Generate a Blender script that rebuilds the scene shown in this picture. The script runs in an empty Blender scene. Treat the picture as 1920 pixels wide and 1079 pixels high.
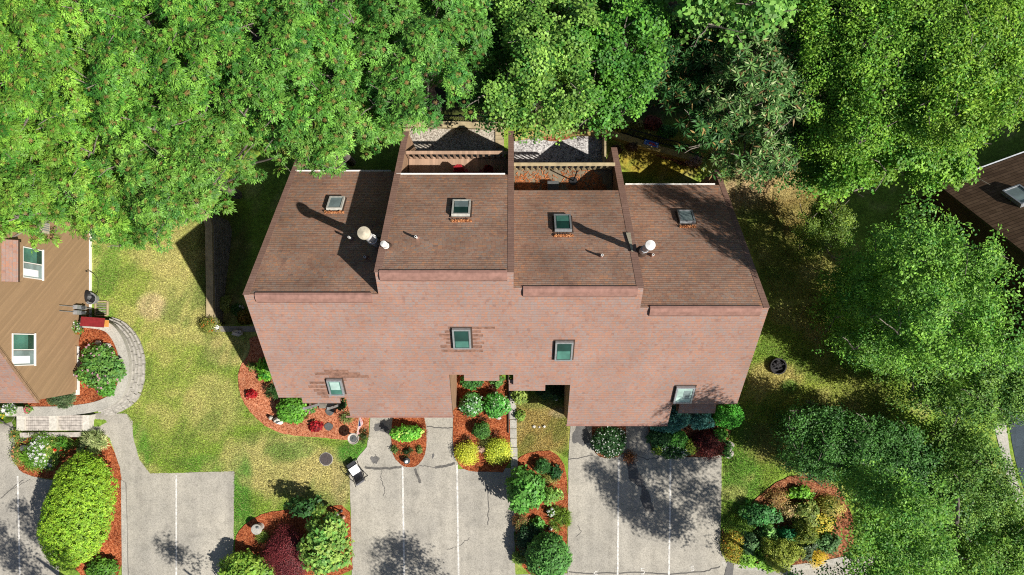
import bpy, bmesh, math, random
import numpy as np
from math import sin, cos, pi, radians, sqrt, atan2
from mathutils import Vector, Matrix
from mathutils.geometry import delaunay_2d_cdt

S = bpy.context.scene
COL = S.collection
R = random.Random(7)
NR = np.random.default_rng(11)

# ------------------------------------------------------------------ camera, sky, sun, exposure
F, H, NX, NY = 1320.0, 36.2, 960.0, 650.0        # focal length (px of the 1920 photo), flying height, nadir point
cam_d = bpy.data.cameras.new("camera")
cam = bpy.data.objects.new("camera", cam_d); COL.objects.link(cam)
cam.location = (0, 0, H); cam.rotation_euler = (0, 0, 0)
cam_d.sensor_width = 36.0; cam_d.lens = F / 1920 * 36.0
cam_d.shift_y = (NY - 539.5) / 1920
cam_d.clip_end = 500
S.camera = cam

SUN = Vector((0.605, -0.294, 0.741)).normalized()  # towards the sun
W = bpy.data.worlds.new("World"); S.world = W; W.use_nodes = True
wn = W.node_tree; bg = wn.nodes["Background"]
sky = wn.nodes.new("ShaderNodeTexSky"); sky.sky_type = 'NISHITA'; sky.sun_disc = False
sky.sun_elevation = math.asin(SUN.z); sky.sun_rotation = atan2(SUN.x, SUN.y)
wn.links.new(sky.outputs[0], bg.inputs[0]); bg.inputs[1].default_value = 0.052
sun_d = bpy.data.lights.new("sun", 'SUN'); sun_d.energy = 5.0; sun_d.angle = radians(0.53); sun_d.color = (1.0, 0.95, 0.87)
sun = bpy.data.objects.new("sun", sun_d); COL.objects.link(sun)
sun.location = (30, -15, 50); sun.rotation_euler = SUN.to_track_quat('Z', 'Y').to_euler()
S.view_settings.view_transform = 'Standard'; S.view_settings.look = 'None'
S.view_settings.exposure = 0.5; S.view_settings.gamma = 1.0
S.cycles.use_denoising = False; S.cycles.filter_width = 1.1
S.cycles.max_bounces = 5; S.cycles.diffuse_bounces = 2; S.cycles.glossy_bounces = 2
S.cycles.transmission_bounces = 3; S.cycles.transparent_max_bounces = 4
S.cycles.caustics_reflective = False; S.cycles.caustics_refractive = False

# ------------------------------------------------------------------ small helpers
def lin(c):
    return tuple(((v / 255) / 12.92 if v / 255 <= 0.04045 else ((v / 255 + 0.055) / 1.055) ** 2.4) for v in c)
def alb(r, g, b, k=0.62):
    """photo sRGB of a sunlit level surface -> base colour"""
    return tuple(min(0.9, v * k) for v in lin((r, g, b)))
def sm(x):
    x = np.clip(x, 0, 1); return x * x * (3 - 2 * x)

LABELS = {}
def tag(o, label=None, cat=None, group=None, kind=None):
    if label:
        n = len(label.split()); assert 4 <= n <= 16, (n, label)
        if label in LABELS and not group: print("DUP LABEL", label)
        LABELS[label] = 1; o["label"] = label
    if cat: o["category"] = cat
    if group: o["group"] = group
    if kind: o["kind"] = kind
    return o
ORG = {}
def empty(name, loc, label, cat, group=None):
    o = bpy.data.objects.new(name, None); COL.objects.link(o)
    o.location = loc; o.empty_display_size = 0.3; ORG[o.name] = Vector(loc)
    return tag(o, label, cat, group)

# ------------------------------------------------------------------ terrain
def zt(X, Y):
    X = np.asarray(X, float); Y = np.asarray(Y, float)
    z = 0.7 * sm((-20.2 - X) / 2.6) * sm((-3.4 - Y) / 0.5)
    back = 2.1 * sm((Y - 7.6) / 3.0)
    low = 0.9 + 1.2 * sm((Y - 1.2) / 6.0)
    inw = (X > -15.45) & (X < -10.4) & (Y > 1.05)
    house = 2.0 * sm((Y - 3.5) / 3.0) + 0.4 * sm((X - 4) / 3.0) * sm((Y - 5) / 2)
    right = 2.4 * sm((Y - 1.0) / 7.5)
    d = np.where(X <= -10.4, np.where(inw, low, back), np.where(X < 10.4, house, right))
    return z - d
def P(px, py, z=None):
    if z is not None:
        D = H - z; return Vector(((px - NX) / F * D, (NY - py) / F * D, z))
    z = 0.0
    for _ in range(8):
        D = H - z; X = (px - NX) / F * D; Y = (NY - py) / F * D; z = float(zt(X, Y))
    return Vector((X, Y, z))
M1 = H / F                                        # metres per photo pixel at z = 0

# ------------------------------------------------------------------ mesh builder
class MB:
    def __init__(s): s.v = []; s.f = []; s.m = []; s.uv = None
    def add(s, vs, fs, m=0):
        b = len(s.v); s.v += [tuple(v) for v in vs]; s.f += [tuple(i + b for i in f) for f in fs]; s.m += [m] * len(fs); return s
    def box(s, c, d, rz=0, m=0, M=None):
        x, y, z = d[0] / 2, d[1] / 2, d[2] / 2
        vs = [Vector((i * x, j * y, k * z)) for k in (-1, 1) for j in (-1, 1) for i in (-1, 1)]
        T = M if M is not None else Matrix.Translation(c) @ Matrix.Rotation(rz, 4, 'Z')
        if M is not None: T = M @ Matrix.Translation(c)
        s.add([T @ v for v in vs], [(0, 2, 3, 1), (4, 5, 7, 6), (0, 1, 5, 4), (2, 6, 7, 3), (0, 4, 6, 2), (1, 3, 7, 5)], m); return s
    def bbox(s, a, b, m=0):
        a = Vector(a); b = Vector(b); return s.box((a + b) / 2, [abs(x) for x in (b - a)], m=m)
    def cyl(s, p0, p1, r0, r1=None, n=14, m=0, cap=True):
        r1 = r0 if r1 is None else r1; p0 = Vector(p0); p1 = Vector(p1)
        q = (p1 - p0).to_track_quat('Z', 'Y').to_matrix()
        vs = [p + q @ Vector((r * cos(2 * pi * i / n), r * sin(2 * pi * i / n), 0)) for p, r in ((p0, r0), (p1, r1)) for i in range(n)]
        fs = [(i, (i + 1) % n, n + (i + 1) % n, n + i) for i in range(n)]
        if cap: fs += [tuple(range(n - 1, -1, -1)), tuple(range(n, 2 * n))]
        s.add(vs, fs, m); return s
    def lathe(s, prof, c, n=18, m=0):
        c = Vector(c); vs = [c + Vector((r * cos(2 * pi * i / n), r * sin(2 * pi * i / n), z)) for r, z in prof for i in range(n)]
        fs = [(k * n + i, k * n + (i + 1) % n, (k + 1) * n + (i + 1) % n, (k + 1) * n + i) for k in range(len(prof) - 1) for i in range(n)]
        s.add(vs, fs, m)
        for k, rev in ((0, True), (len(prof) - 1, False)):
            if prof[k][0] > 1e-4:
                ids = list(range(n)); ids = ids[::-1] if rev else ids
                s.add([vs[k * n + i] for i in ids], [tuple(range(n))], m)
        return s
    def tube(s, pts, r, n=6, m=0):
        pts = [Vector(p) for p in pts]; rs = r if isinstance(r, (list, tuple)) else [r] * len(pts)
        vs = []
        for i, p in enumerate(pts):
            t = (pts[min(i + 1, len(pts) - 1)] - pts[max(i - 1, 0)]).normalized(); q = t.to_track_quat('Z', 'Y').to_matrix()
            vs += [p + q @ Vector((rs[i] * cos(2 * pi * k / n), rs[i] * sin(2 * pi * k / n), 0)) for k in range(n)]
        fs = [(i * n + k, i * n + (k + 1) % n, (i + 1) * n + (k + 1) % n, (i + 1) * n + k) for i in range(len(pts) - 1) for k in range(n)]
        fs += [tuple(range(n - 1, -1, -1)), tuple(range((len(pts) - 1) * n, len(pts) * n))]
        s.add(vs, fs, m); return s
    def prism(s, poly, z0, z1, m=0, mside=None):
        n = len(poly); a = sum(poly[i][0] * poly[(i + 1) % n][1] - poly[(i + 1) % n][0] * poly[i][1] for i in range(n))
        if a < 0: poly = poly[::-1]
        vs = [(p[0], p[1], z0) for p in poly] + [(p[0], p[1], z1) for p in poly]
        s.add(vs, [tuple(range(n - 1, -1, -1)), tuple(range(n, 2 * n))], m)
        s.add(vs, [(i, (i + 1) % n, n + (i + 1) % n, n + i) for i in range(n)], m if mside is None else mside); return s
    def sheet(s, vs, t, m=0, mside=None):
        """vs: planar polygon (counter-clockwise seen from above), thickened straight down by t"""
        n = len(vs); vs = [Vector(v) for v in vs]; lo = [v - Vector((0, 0, t)) for v in vs]
        s.add(vs, [tuple(range(n))], m); s.add(lo, [tuple(range(n - 1, -1, -1))], m if mside is None else mside)
        s.add(vs + lo, [(i, n + i, n + (i + 1) % n, (i + 1) % n) for i in range(n)], m if mside is None else mside); return s
    def blob(s, c, r, amp=0.15, seed=0, n=10, m=0, flat=-0.4):
        rr = random.Random(seed); ph = [rr.uniform(0, 6.28) for _ in range(6)]
        vs = []; c = Vector(c); k = n * 2
        for j in range(n + 1):
            th = pi * j / n
            for i in range(k):
                a = 2 * pi * i / k; d = Vector((sin(th) * cos(a), sin(th) * sin(a), cos(th)))
                q = 1 + amp * (sin(2.3 * d.x * 2 + ph[0]) * sin(2.9 * d.y * 2 + ph[1]) + 0.6 * sin(5 * d.z + 3 * d.x + ph[2]) + 0.4 * sin(7 * d.y + ph[3] + 4 * d.x))
                v = Vector((d.x * r[0], d.y * r[1], max(d.z, flat) * r[2])) * q; vs.append(c + v)
        fs = [(j * k + i, (j + 1) * k + i, (j + 1) * k + (i + 1) % k, j * k + (i + 1) % k) for j in range(n) for i in range(k)]
        s.add(vs, fs, m); return s
    def build(s, name, mats, parent=None, origin=None, smooth=False, label=None, cat=None, group=None, kind=None):
        mats = mats if isinstance(mats, (list, tuple)) else [mats]
        off = ORG[parent.name] if parent else (Vector(origin) if origin is not None else Vector((0, 0, 0)))
        me = bpy.data.meshes.new(name)
        me.from_pydata([tuple(Vector(v) - off) for v in s.v], [], s.f)
        for mm in mats: me.materials.append(mm)
        me.polygons.foreach_set("material_index", s.m)
        if smooth: me.polygons.foreach_set("use_smooth", [True] * len(s.f))
        me.update()
        o = bpy.data.objects.new(name, me); COL.objects.link(o)
        if parent: o.parent = parent; ORG[o.name] = off
        else: o.location = off; ORG[o.name] = off
        return tag(o, label, cat, group, kind)
def set_uv(o, fn):
    """fn(world co) -> (u, v) for every loop"""
    me = o.data; off = ORG[o.name]; uv = me.uv_layers.new(name="UV")
    for lp in me.loops:
        co = me.vertices[lp.vertex_index].co + off; uv.data[lp.index].uv = fn(co)

# ------------------------------------------------------------------ materials
def nodes(name):
    m = bpy.data.materials.new(name); m.use_nodes = True; nt = m.node_tree
    return m, nt, nt.nodes["Principled BSDF"]
class NB:
    def __init__(s, nt): s.nt = nt
    def n(s, t, **kw):
        x = s.nt.nodes.new(t)
        for k, v in kw.items():
            if k.startswith("i_"):
                key = k[2:]; key = int(key) if key.isdigit() else key.replace("_", " ")
                if isinstance(v, bpy.types.NodeSocket): s.nt.links.new(v, x.inputs[key])
                else: x.inputs[key].default_value = v
            else: setattr(x, k, v)
        return x
    def math(s, op, a, b=0.0, c=0.0, clamp=False):
        x = s.nt.nodes.new("ShaderNodeMath"); x.operation = op; x.use_clamp = clamp
        for i, v in enumerate((a, b, c)):
            if isinstance(v, bpy.types.NodeSocket): s.nt.links.new(v, x.inputs[i])
            else: x.inputs[i].default_value = v
        return x.outputs[0]
    def mix(s, f, a, b, mode='MIX'):
        x = s.nt.nodes.new("ShaderNodeMix"); x.data_type = 'RGBA'; x.blend_type = mode
        for k, v in ((0, f), (6, a), (7, b)):
            if isinstance(v, bpy.types.NodeSocket): s.nt.links.new(v, x.inputs[k])
            else: x.inputs[k].default_value = v if k == 0 else (*v[:3], 1)
        return x.outputs[2]
    def ramp(s, f, stops, const=False):
        x = s.nt.nodes.new("ShaderNodeValToRGB"); s.nt.links.new(f, x.inputs[0]); e = x.color_ramp.elements
        if const: x.color_ramp.interpolation = 'CONSTANT'
        while len(e) < len(stops): e.new(0.5)
        for k, (p, c) in enumerate(stops): e[k].position = p; e[k].color = (*(c if isinstance(c, tuple) else (c, c, c)), 1)
        return x.outputs[0]
    def noise(s, vec, scale, detail=3.0, rough=0.55):
        x = s.n("ShaderNodeTexNoise", i_Scale=scale, i_Detail=detail, i_Roughness=rough); s.nt.links.new(vec, x.inputs["Vector"]); return x.outputs[0]
    def bump(s, h, strength, dist, bsdf):
        b = s.n("ShaderNodeBump", i_Strength=strength, i_Distance=dist, i_Height=h); s.nt.links.new(b.outputs[0], bsdf.inputs["Normal"])
def pos(nb): return nb.n("ShaderNodeNewGeometry").outputs["Position"]

def plain(name, c, rough=0.6, metal=0.0, var=0.12, scale=9.0, spec=0.4):
    m, nt, b = nodes(name); nb = NB(nt)
    f = nb.noise(pos(nb), scale, 4)
    d = tuple(x * (1 - var) for x in c); e = tuple(min(1, x * (1 + var)) for x in c)
    nt.links.new(nb.ramp(f, [(0.3, d), (0.7, e)]), b.inputs["Base Color"])
    b.inputs["Roughness"].default_value = rough; b.inputs["Metallic"].default_value = metal
    b.inputs["Specular IOR Level"].default_value = spec
    return m

def speckle(name, cols, scale, rough=0.95, bump=0.4, bd=0.02, big=None, bigscale=0.4):
    """fine grained random colour: voronoi cells, modulated by broad noise"""
    m, nt, b = nodes(name); nb = NB(nt); p = pos(nb)
    v = nb.n("ShaderNodeTexVoronoi", i_Scale=scale); nt.links.new(p, v.inputs["Vector"])
    sep = nb.n("ShaderNodeSeparateColor"); nt.links.new(v.outputs["Color"], sep.inputs[0])
    c = nb.ramp(sep.outputs[0], [(i / max(1, len(cols) - 1), q) for i, q in enumerate(cols)])
    if big:
        f = nb.noise(p, bigscale, 5, 0.6)
        c = nb.mix(1.0, c, nb.ramp(f, [(0.32, big[0]), (0.68, big[1])]), 'MULTIPLY')
    nt.links.new(c, b.inputs["Base Color"]); b.inputs["Roughness"].default_value = rough; b.inputs["Specular IOR Level"].default_value = 0.15
    if bump: nb.bump(sep.outputs[1], bump, bd, b)
    return m

def asphalt(name, base, tint):
    m, nt, b = nodes(name); nb = NB(nt); p = pos(nb)
    big = nb.noise(p, 0.35, 5, 0.6); mid = nb.noise(p, 1.7, 6, 0.65); fine = nb.noise(p, 22, 2, 0.7)
    v = nb.n("ShaderNodeTexVoronoi", i_Scale=26.0); nt.links.new(p, v.inputs["Vector"])
    sep = nb.n("ShaderNodeSeparateColor"); nt.links.new(v.outputs["Color"], sep.inputs[0])
    c = nb.ramp(big, [(0.3, tuple(x * 0.86 for x in base)), (0.7, tint)])
    c = nb.mix(1.0, c, nb.ramp(mid, [(0.28, 0.8), (0.5, 1.0), (0.8, 1.08)]), 'MULTIPLY')
    c = nb.mix(1.0, c, nb.ramp(sep.outputs[0], [(0.0, 0.82), (0.4, 0.98), (1.0, 1.1)]), 'MULTIPLY')
    mp = nb.n("ShaderNodeMapping"); mp.inputs["Scale"].default_value = (1.5, 0.13, 1); nt.links.new(p, mp.inputs[0])
    c = nb.mix(1.0, c, nb.ramp(nb.noise(mp.outputs[0], 1.0, 5, 0.6), [(0.3, 0.86), (0.65, 1.06)]), 'MULTIPLY')
    c = nb.mix(1.0, c, nb.ramp(fine, [(0.3, 0.8), (0.6, 1.08)]), 'MULTIPLY')
    nt.links.new(c, b.inputs["Base Color"]); b.inputs["Roughness"].default_value = 0.9; b.inputs["Specular IOR Level"].default_value = 0.2
    nb.bump(fine, 0.25, 0.01, b)
    return m

def shingles(name, cols, gap, patch=0.0, along=0.19, course=0.13, weather=(0.86, 1.1)):
    """asphalt roof shingles laid in courses; UV in metres (u along the eave, v up the slope)"""
    m, nt, b = nodes(name); nb = NB(nt)
    uv = nb.n("ShaderNodeUVMap").outputs[0]; sp = nb.n("ShaderNodeSeparateXYZ"); nt.links.new(uv, sp.inputs[0])
    row = nb.math('DIVIDE', sp.outputs[1], course); ri = nb.math('FLOOR', row); rf = nb.math('FRACT', row)
    w1 = nb.n("ShaderNodeTexWhiteNoise", noise_dimensions='1D'); nt.links.new(ri, w1.inputs["W"])
    cu = nb.math('ADD', nb.math('DIVIDE', sp.outputs[0], along), nb.math('MULTIPLY', w1.outputs[0], 7.3))
    ci = nb.math('FLOOR', cu); cf = nb.math('FRACT', cu)
    cmb = nb.n("ShaderNodeCombineXYZ"); nt.links.new(ci, cmb.inputs[0]); nt.links.new(ri, cmb.inputs[1])
    w2 = nb.n("ShaderNodeTexWhiteNoise", noise_dimensions='2D'); nt.links.new(cmb.outputs[0], w2.inputs["Vector"])
    # runs of like-coloured shingles: blend the cell hash with slow noise stretched along the course
    mp = nb.n("ShaderNodeMapping"); mp.inputs["Scale"].default_value = (1.0, 2.6, 1); nt.links.new(uv, mp.inputs[0])
    slow = nb.noise(mp.outputs[0], 1.3, 3, 0.6)
    f = nb.math('ADD', nb.math('MULTIPLY', w2.outputs[0], 0.5), nb.math('MULTIPLY', slow, 0.52))
    if patch:
        pn = nb.noise(uv, 3.6, 4, 0.7); pn2 = nb.noise(mp.outputs[0], 7.0, 2, 0.6)
        f = nb.math('ADD', nb.math('MULTIPLY', w2.outputs[0], 0.34), nb.math('ADD', nb.math('MULTIPLY', pn, 0.56 * patch), nb.math('MULTIPLY', pn2, 0.25)))
        f = nb.math('ADD', nb.math('MULTIPLY', nb.math('SUBTRACT', f, 0.55), 1.6), 0.5)
    c = nb.ramp(f, [(0.12 + 0.8 * i / (len(cols) - 1), q) for i, q in enumerate(cols)])
    grain = nb.noise(uv, 60, 2, 0.7)
    c = nb.mix(1.0, c, nb.ramp(grain, [(0.25, 0.82), (0.75, 1.14)]), 'MULTIPLY')
    wea = nb.noise(uv, 0.45, 5, 0.62)
    c = nb.mix(1.0, c, nb.ramp(wea, [(0.3, weather[0]), (0.7, weather[1])]), 'MULTIPLY')
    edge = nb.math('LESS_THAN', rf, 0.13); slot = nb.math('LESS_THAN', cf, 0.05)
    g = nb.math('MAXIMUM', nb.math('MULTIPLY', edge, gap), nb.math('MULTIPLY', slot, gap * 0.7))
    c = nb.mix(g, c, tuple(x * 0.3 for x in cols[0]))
    nt.links.new(c, b.inputs["Base Color"]); b.inputs["Roughness"].default_value = 0.92; b.inputs["Specular IOR Level"].default_value = 0.15
    h = nb.math('ADD', nb.math('SUBTRACT', 1.0, rf), nb.math('MULTIPLY', grain, 0.35))
    nb.bump(h, 0.55, 0.012, b)
    return m

def siding(name, c, ang, wid=0.15, var=0.25, line=0.45, floor=False):
    """board siding on upright walls, boards turned by ang (floor: boards that run along y)"""
    m, nt, b = nodes(name); nb = NB(nt); p = pos(nb)
    sp = nb.n("ShaderNodeSeparateXYZ"); nt.links.new(p, sp.inputs[0])
    q = nb.math('ADD', nb.math('MULTIPLY', sp.outputs[1], cos(ang)), nb.math('MULTIPLY', sp.outputs[2], sin(ang)))
    q = nb.math('ADD', q, nb.math('MULTIPLY', sp.outputs[0], 0.707))
    if floor: q = sp.outputs[0]
    along = sp.outputs[1] if floor else nb.math('SUBTRACT', nb.math('MULTIPLY', sp.outputs[2], cos(ang)), nb.math('MULTIPLY', sp.outputs[1], sin(ang)))
    k = nb.math('DIVIDE', q, wid); ki = nb.math('FLOOR', k); kf = nb.math('FRACT', k)
    w = nb.n("ShaderNodeTexWhiteNoise", noise_dimensions='1D'); nt.links.new(ki, w.inputs["W"])
    cmb = nb.n("ShaderNodeCombineXYZ"); nt.links.new(nb.math('MULTIPLY', ki, 3.7), cmb.inputs[0]); nt.links.new(nb.math('MULTIPLY', along, 0.7), cmb.inputs[1])
    n = nb.noise(cmb.outputs[0], 1.0, 4, 0.7)
    f = nb.math('ADD', nb.math('MULTIPLY', w.outputs[0], 0.4), nb.math('MULTIPLY', n, 0.6))
    cc = nb.ramp(f, [(0.2, tuple(x * (1 - var) for x in c)), (0.62, c), (0.85, tuple(min(1, x * (1 + var * 1.3)) for x in c))])
    cc = nb.mix(nb.math('MULTIPLY', nb.math('LESS_THAN', kf, 0.07), line), cc, tuple(x * 0.35 for x in c))
    nt.links.new(cc, b.inputs["Base Color"]); b.inputs["Roughness"].default_value = 0.8; b.inputs["Specular IOR Level"].default_value = 0.2
    nb.bump(kf, 0.25, 0.01, b)
    return m

def attr_mat(name, rough=0.9, transl=0.0, noise=None, spec=0.2, tcol=(1.0, 1.0, 0.55)):
    """colour from the mesh's own colour attribute"""
    m, nt, b = nodes(name); nb = NB(nt)
    a = nb.n("ShaderNodeAttribute", attribute_name="Col").outputs[0]; c = a
    if noise:
        for sc, lo, hi in noise:
            c = nb.mix(1.0, c, nb.ramp(nb.noise(pos(nb), sc, 3, 0.65), [(0.3, lo), (0.7, hi)]), 'MULTIPLY')
    nt.links.new(c, b.inputs["Base Color"]); b.inputs["Roughness"].default_value = rough; b.inputs["Specular IOR Level"].default_value = spec
    if transl:
        t = nb.n("ShaderNodeBsdfTranslucent"); nt.links.new(nb.mix(1.0, c, tcol, 'MULTIPLY'), t.inputs[0])
        mx = nb.n("ShaderNodeMixShader", i_0=transl); out = nt.nodes["Material Output"]
        nt.links.new(b.outputs[0], mx.inputs[1]); nt.links.new(t.outputs[0], mx.inputs[2]); nt.links.new(mx.outputs[0], out.inputs[0])
    return m

MAT = dict(
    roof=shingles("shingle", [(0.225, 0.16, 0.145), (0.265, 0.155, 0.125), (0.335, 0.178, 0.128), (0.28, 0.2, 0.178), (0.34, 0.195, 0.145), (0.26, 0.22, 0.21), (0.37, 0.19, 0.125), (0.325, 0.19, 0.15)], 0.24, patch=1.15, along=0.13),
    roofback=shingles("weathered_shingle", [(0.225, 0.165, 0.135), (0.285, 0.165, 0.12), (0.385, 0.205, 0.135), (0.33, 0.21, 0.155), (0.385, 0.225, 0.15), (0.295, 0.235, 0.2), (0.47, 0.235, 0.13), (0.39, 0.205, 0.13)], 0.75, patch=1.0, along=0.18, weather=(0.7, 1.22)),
    framegrey=plain("frame_paint", (0.46, 0.45, 0.40), 0.5, var=0.2),
    roofdark=shingles("brown_shingle", [(0.06, 0.036, 0.022), (0.09, 0.055, 0.032), (0.115, 0.072, 0.044), (0.14, 0.09, 0.055)], 0.8, along=0.33, course=0.2),
    repair=plain("repair_shingle", (0.215, 0.118, 0.085), 0.92, var=0.4, scale=6, spec=0.15),
    ridge=plain("ridge_cap", (0.27, 0.15, 0.12), 0.9, var=0.2, scale=5, spec=0.15),
    rake=shingles("rake_shingle", [(0.24, 0.14, 0.11), (0.28, 0.165, 0.125), (0.31, 0.19, 0.15)], 0.35, along=0.5, course=0.16),
    fascia=plain("fascia", (0.055, 0.032, 0.022), 0.7),
    siding=siding("brown_siding", (0.32, 0.2, 0.125), 0.78, 0.2, line=0.9),
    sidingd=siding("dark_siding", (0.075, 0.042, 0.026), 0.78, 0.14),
    sidingn=siding("tan_siding", (0.30, 0.195, 0.11), 0.72, 0.1, 0.13, 0.25),
    white=plain("white_paint", (0.72, 0.70, 0.66), 0.5, var=0.06),
    whitem=plain("white_metal", (0.7, 0.69, 0.66), 0.4, var=0.08),
    beige=plain("beige_metal", (0.44, 0.39, 0.29), 0.5, var=0.22),
    galv=plain("galvanised", (0.42, 0.44, 0.46), 0.45, 0.6, var=0.15),
    grey=plain("grey_metal", (0.28, 0.29, 0.29), 0.5, 0.3, var=0.15),
    darkg=plain("dark_grey", (0.05, 0.053, 0.058), 0.6, var=0.2),
    black=plain("black_plastic", (0.014, 0.014, 0.016), 0.45, var=0.2),
    concrete=asphalt("concrete", (0.39, 0.375, 0.335), (0.45, 0.425, 0.37)),
    asphalt=asphalt("asphalt", (0.345, 0.325, 0.285), (0.415, 0.385, 0.325)),
    road=asphalt("road", (0.345, 0.325, 0.285), (0.41, 0.38, 0.325)),
    shadeasphalt=asphalt("shade_painted_asphalt", (0.045, 0.062, 0.078), (0.055, 0.075, 0.092)),  # ordinary asphalt with tree shade put into its dark, bluish colour
    stain=asphalt("stain", (0.12, 0.118, 0.115), (0.16, 0.152, 0.145)),
    crack=plain("crack_seal", (0.10, 0.094, 0.086), 0.9, var=0.35, scale=6),
    paint=plain("line_paint", (0.56, 0.54, 0.5), 0.8, var=0.38, scale=9),
    mulch=speckle("mulch", [(0.10, 0.022, 0.009), (0.24, 0.055, 0.019), (0.36, 0.10, 0.036), (0.46, 0.17, 0.075)], 24, bump=0.6, bd=0.025, big=(0.62, 1.15), bigscale=1.3),
    mulchpale=speckle("pale_mulch", [(0.16, 0.042, 0.02), (0.34, 0.108, 0.05), (0.48, 0.18, 0.09), (0.55, 0.26, 0.15)], 24, bump=0.6, bd=0.025, big=(0.78, 1.1), bigscale=0.9),
    mulchold=speckle("old_mulch", [(0.09, 0.03, 0.016), (0.22, 0.075, 0.035), (0.34, 0.13, 0.06), (0.42, 0.21, 0.11)], 16, bump=0.9, bd=0.04, big=(0.6, 1.1), bigscale=0.8),
    gravel=speckle("gravel", [(0.16, 0.15, 0.15), (0.38, 0.36, 0.35), (0.5, 0.48, 0.47), (0.62, 0.6, 0.58)], 14, bump=0.9, bd=0.05, big=(0.8, 1.1), bigscale=1.2),
    tangravel=speckle("tan_gravel", [(0.17, 0.14, 0.11), (0.34, 0.3, 0.25), (0.46, 0.41, 0.34), (0.58, 0.53, 0.46)], 20, bump=0.7, bd=0.03, big=(0.8, 1.1), bigscale=1.2),
    deck=siding("deck_boards", (0.40, 0.265, 0.185), 0.0, 0.14, floor=True),
    timber=plain("timber", (0.36, 0.29, 0.17), 0.85, var=0.25, scale=3),
    oldtimber=plain("weathered_timber", (0.2, 0.18, 0.15), 0.9, var=0.3, scale=3),
    olive=plain("mossy_timber", (0.36, 0.27, 0.09), 0.9, var=0.25, scale=4),
    wallstone=plain("wall_stone", (0.34, 0.32, 0.285), 0.9, var=0.3, scale=6),
    stone=plain("stone", (0.42, 0.38, 0.34), 0.9, var=0.3, scale=6),
    pinkstone=plain("pink_stone", (0.42, 0.27, 0.2), 0.9, var=0.3, scale=8),
    palestone=plain("pale_stone", (0.52, 0.49, 0.43), 0.85, var=0.2, scale=8),
    slate=plain("slate", (0.085, 0.09, 0.09), 0.85, var=0.25, scale=10),
    char=plain("charred", (0.022, 0.02, 0.022), 0.8, var=0.6, scale=7),
    red=plain("red_paint", (0.32, 0.022, 0.03), 0.5, var=0.15),
    dred=plain("dark_red_paint", (0.2, 0.016, 0.02), 0.5, var=0.2),
    orange=plain("orange_paint", (0.6, 0.26, 0.06), 0.5),
    blue=plain("blue_cloth", (0.03, 0.12, 0.42), 0.8, var=0.2),
    navy=plain("navy_cloth", (0.02, 0.03, 0.13), 0.8),
    redc=plain("red_cloth", (0.5, 0.05, 0.06), 0.8),
    whitec=plain("white_cloth", (0.75, 0.75, 0.76), 0.8, var=0.05),
    greyc=plain("grey_cloth", (0.10, 0.10, 0.11), 0.85, var=0.15),
    bark=plain("bark", (0.17, 0.145, 0.12), 0.95, var=0.4, scale=6),
    litter=speckle("needle_litter", [(0.10, 0.03, 0.012), (0.28, 0.10, 0.04), (0.42, 0.17, 0.07), (0.5, 0.26, 0.12)], 22, bump=0.8, bd=0.03),
    iron=plain("cast_iron", (0.085, 0.07, 0.07), 0.7, 0.3, var=0.3, scale=14),
    ground=attr_mat("lawn_soil", 0.95, noise=((1.6, 0.8, 1.15), (7, 0.62, 1.25), (22, 0.55, 1.35))),
    blade=attr_mat("grass_blade", 0.7, 0.2, spec=0.25),
    leaf=attr_mat("leaf", 0.55, 0.28, spec=0.35),
    petal=attr_mat("petal", 0.7, 0.25),
)
def pane_mat(name, c, rough=0.06):
    m, nt, b = nodes(name); b.inputs["Base Color"].default_value = (*c, 1); b.inputs["Roughness"].default_value = rough
    nb = NB(nt); f = nb.noise(pos(nb), 1.7, 2)
    nt.links.new(nb.ramp(f, [(0.35, tuple(x * 0.75 for x in c)), (0.65, tuple(min(1, x * 1.25) for x in c))]), b.inputs["Base Color"])
    b.inputs["Specular IOR Level"].default_value = 0.6
    return m
MAT["pane_dark"] = pane_mat("dark_green_glass", (0.012, 0.045, 0.037))
MAT["pane_teal"] = pane_mat("teal_glass", (0.06, 0.17, 0.135))
MAT["pane_pale"] = pane_mat("pale_glass", (0.36, 0.50, 0.45))
MAT["pane_grey"] = pane_mat("grey_glass", (0.20, 0.26, 0.26))
# ------------------------------------------------------------------ the townhouse row
T = 0.955                                         # roof pitch (rise / run)
Z1 = 8.1; YR1 = (NY - 552) / F * (H - Z1)
def front_D(py): return (H - Z1 + T * YR1) / (1 + T * (NY - py) / F)
def front_Y(py): return (NY - py) / F * front_D(py)
def fz(Y): return Z1 + T * (Y - YR1)
RPY = [552, 510, 540, 577]
YR = [front_Y(p) for p in RPY]; ZR = [fz(y) for y in YR]
def bz(i, Y): return ZR[i] - T * (Y - YR[i])
def back_D(i, py): return (H - ZR[i] - T * YR[i]) / (1 - T * (NY - py) / F)
def back_Y(i, py): return (NY - py) / F * back_D(i, py)
def onF(px, py): D = front_D(py); return Vector(((px - NX) / F * D, (NY - py) / F * D, H - D))
def onB(i, px, py): D = back_D(i, py); return Vector(((px - NX) / F * D, (NY - py) / F * D, H - D))
XB = [-10.72, -5.33, 0.06, 5.21, 10.44]
YE = [back_Y(0, 322), back_Y(1, 328), back_Y(2, 357), back_Y(3, 347)]       # back eaves
YFIN = {0: back_Y(0, 292), 1: back_Y(1, 247), 2: back_Y(1, 246), 3: back_Y(2, 277), 4: back_Y(3, 318)}
FINU = {0: 0, 1: 1, 2: 1, 3: 2, 4: 3}             # the unit whose back slope a fin wall follows
GB = -2.6                                         # foot of the walls at the back

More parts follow.
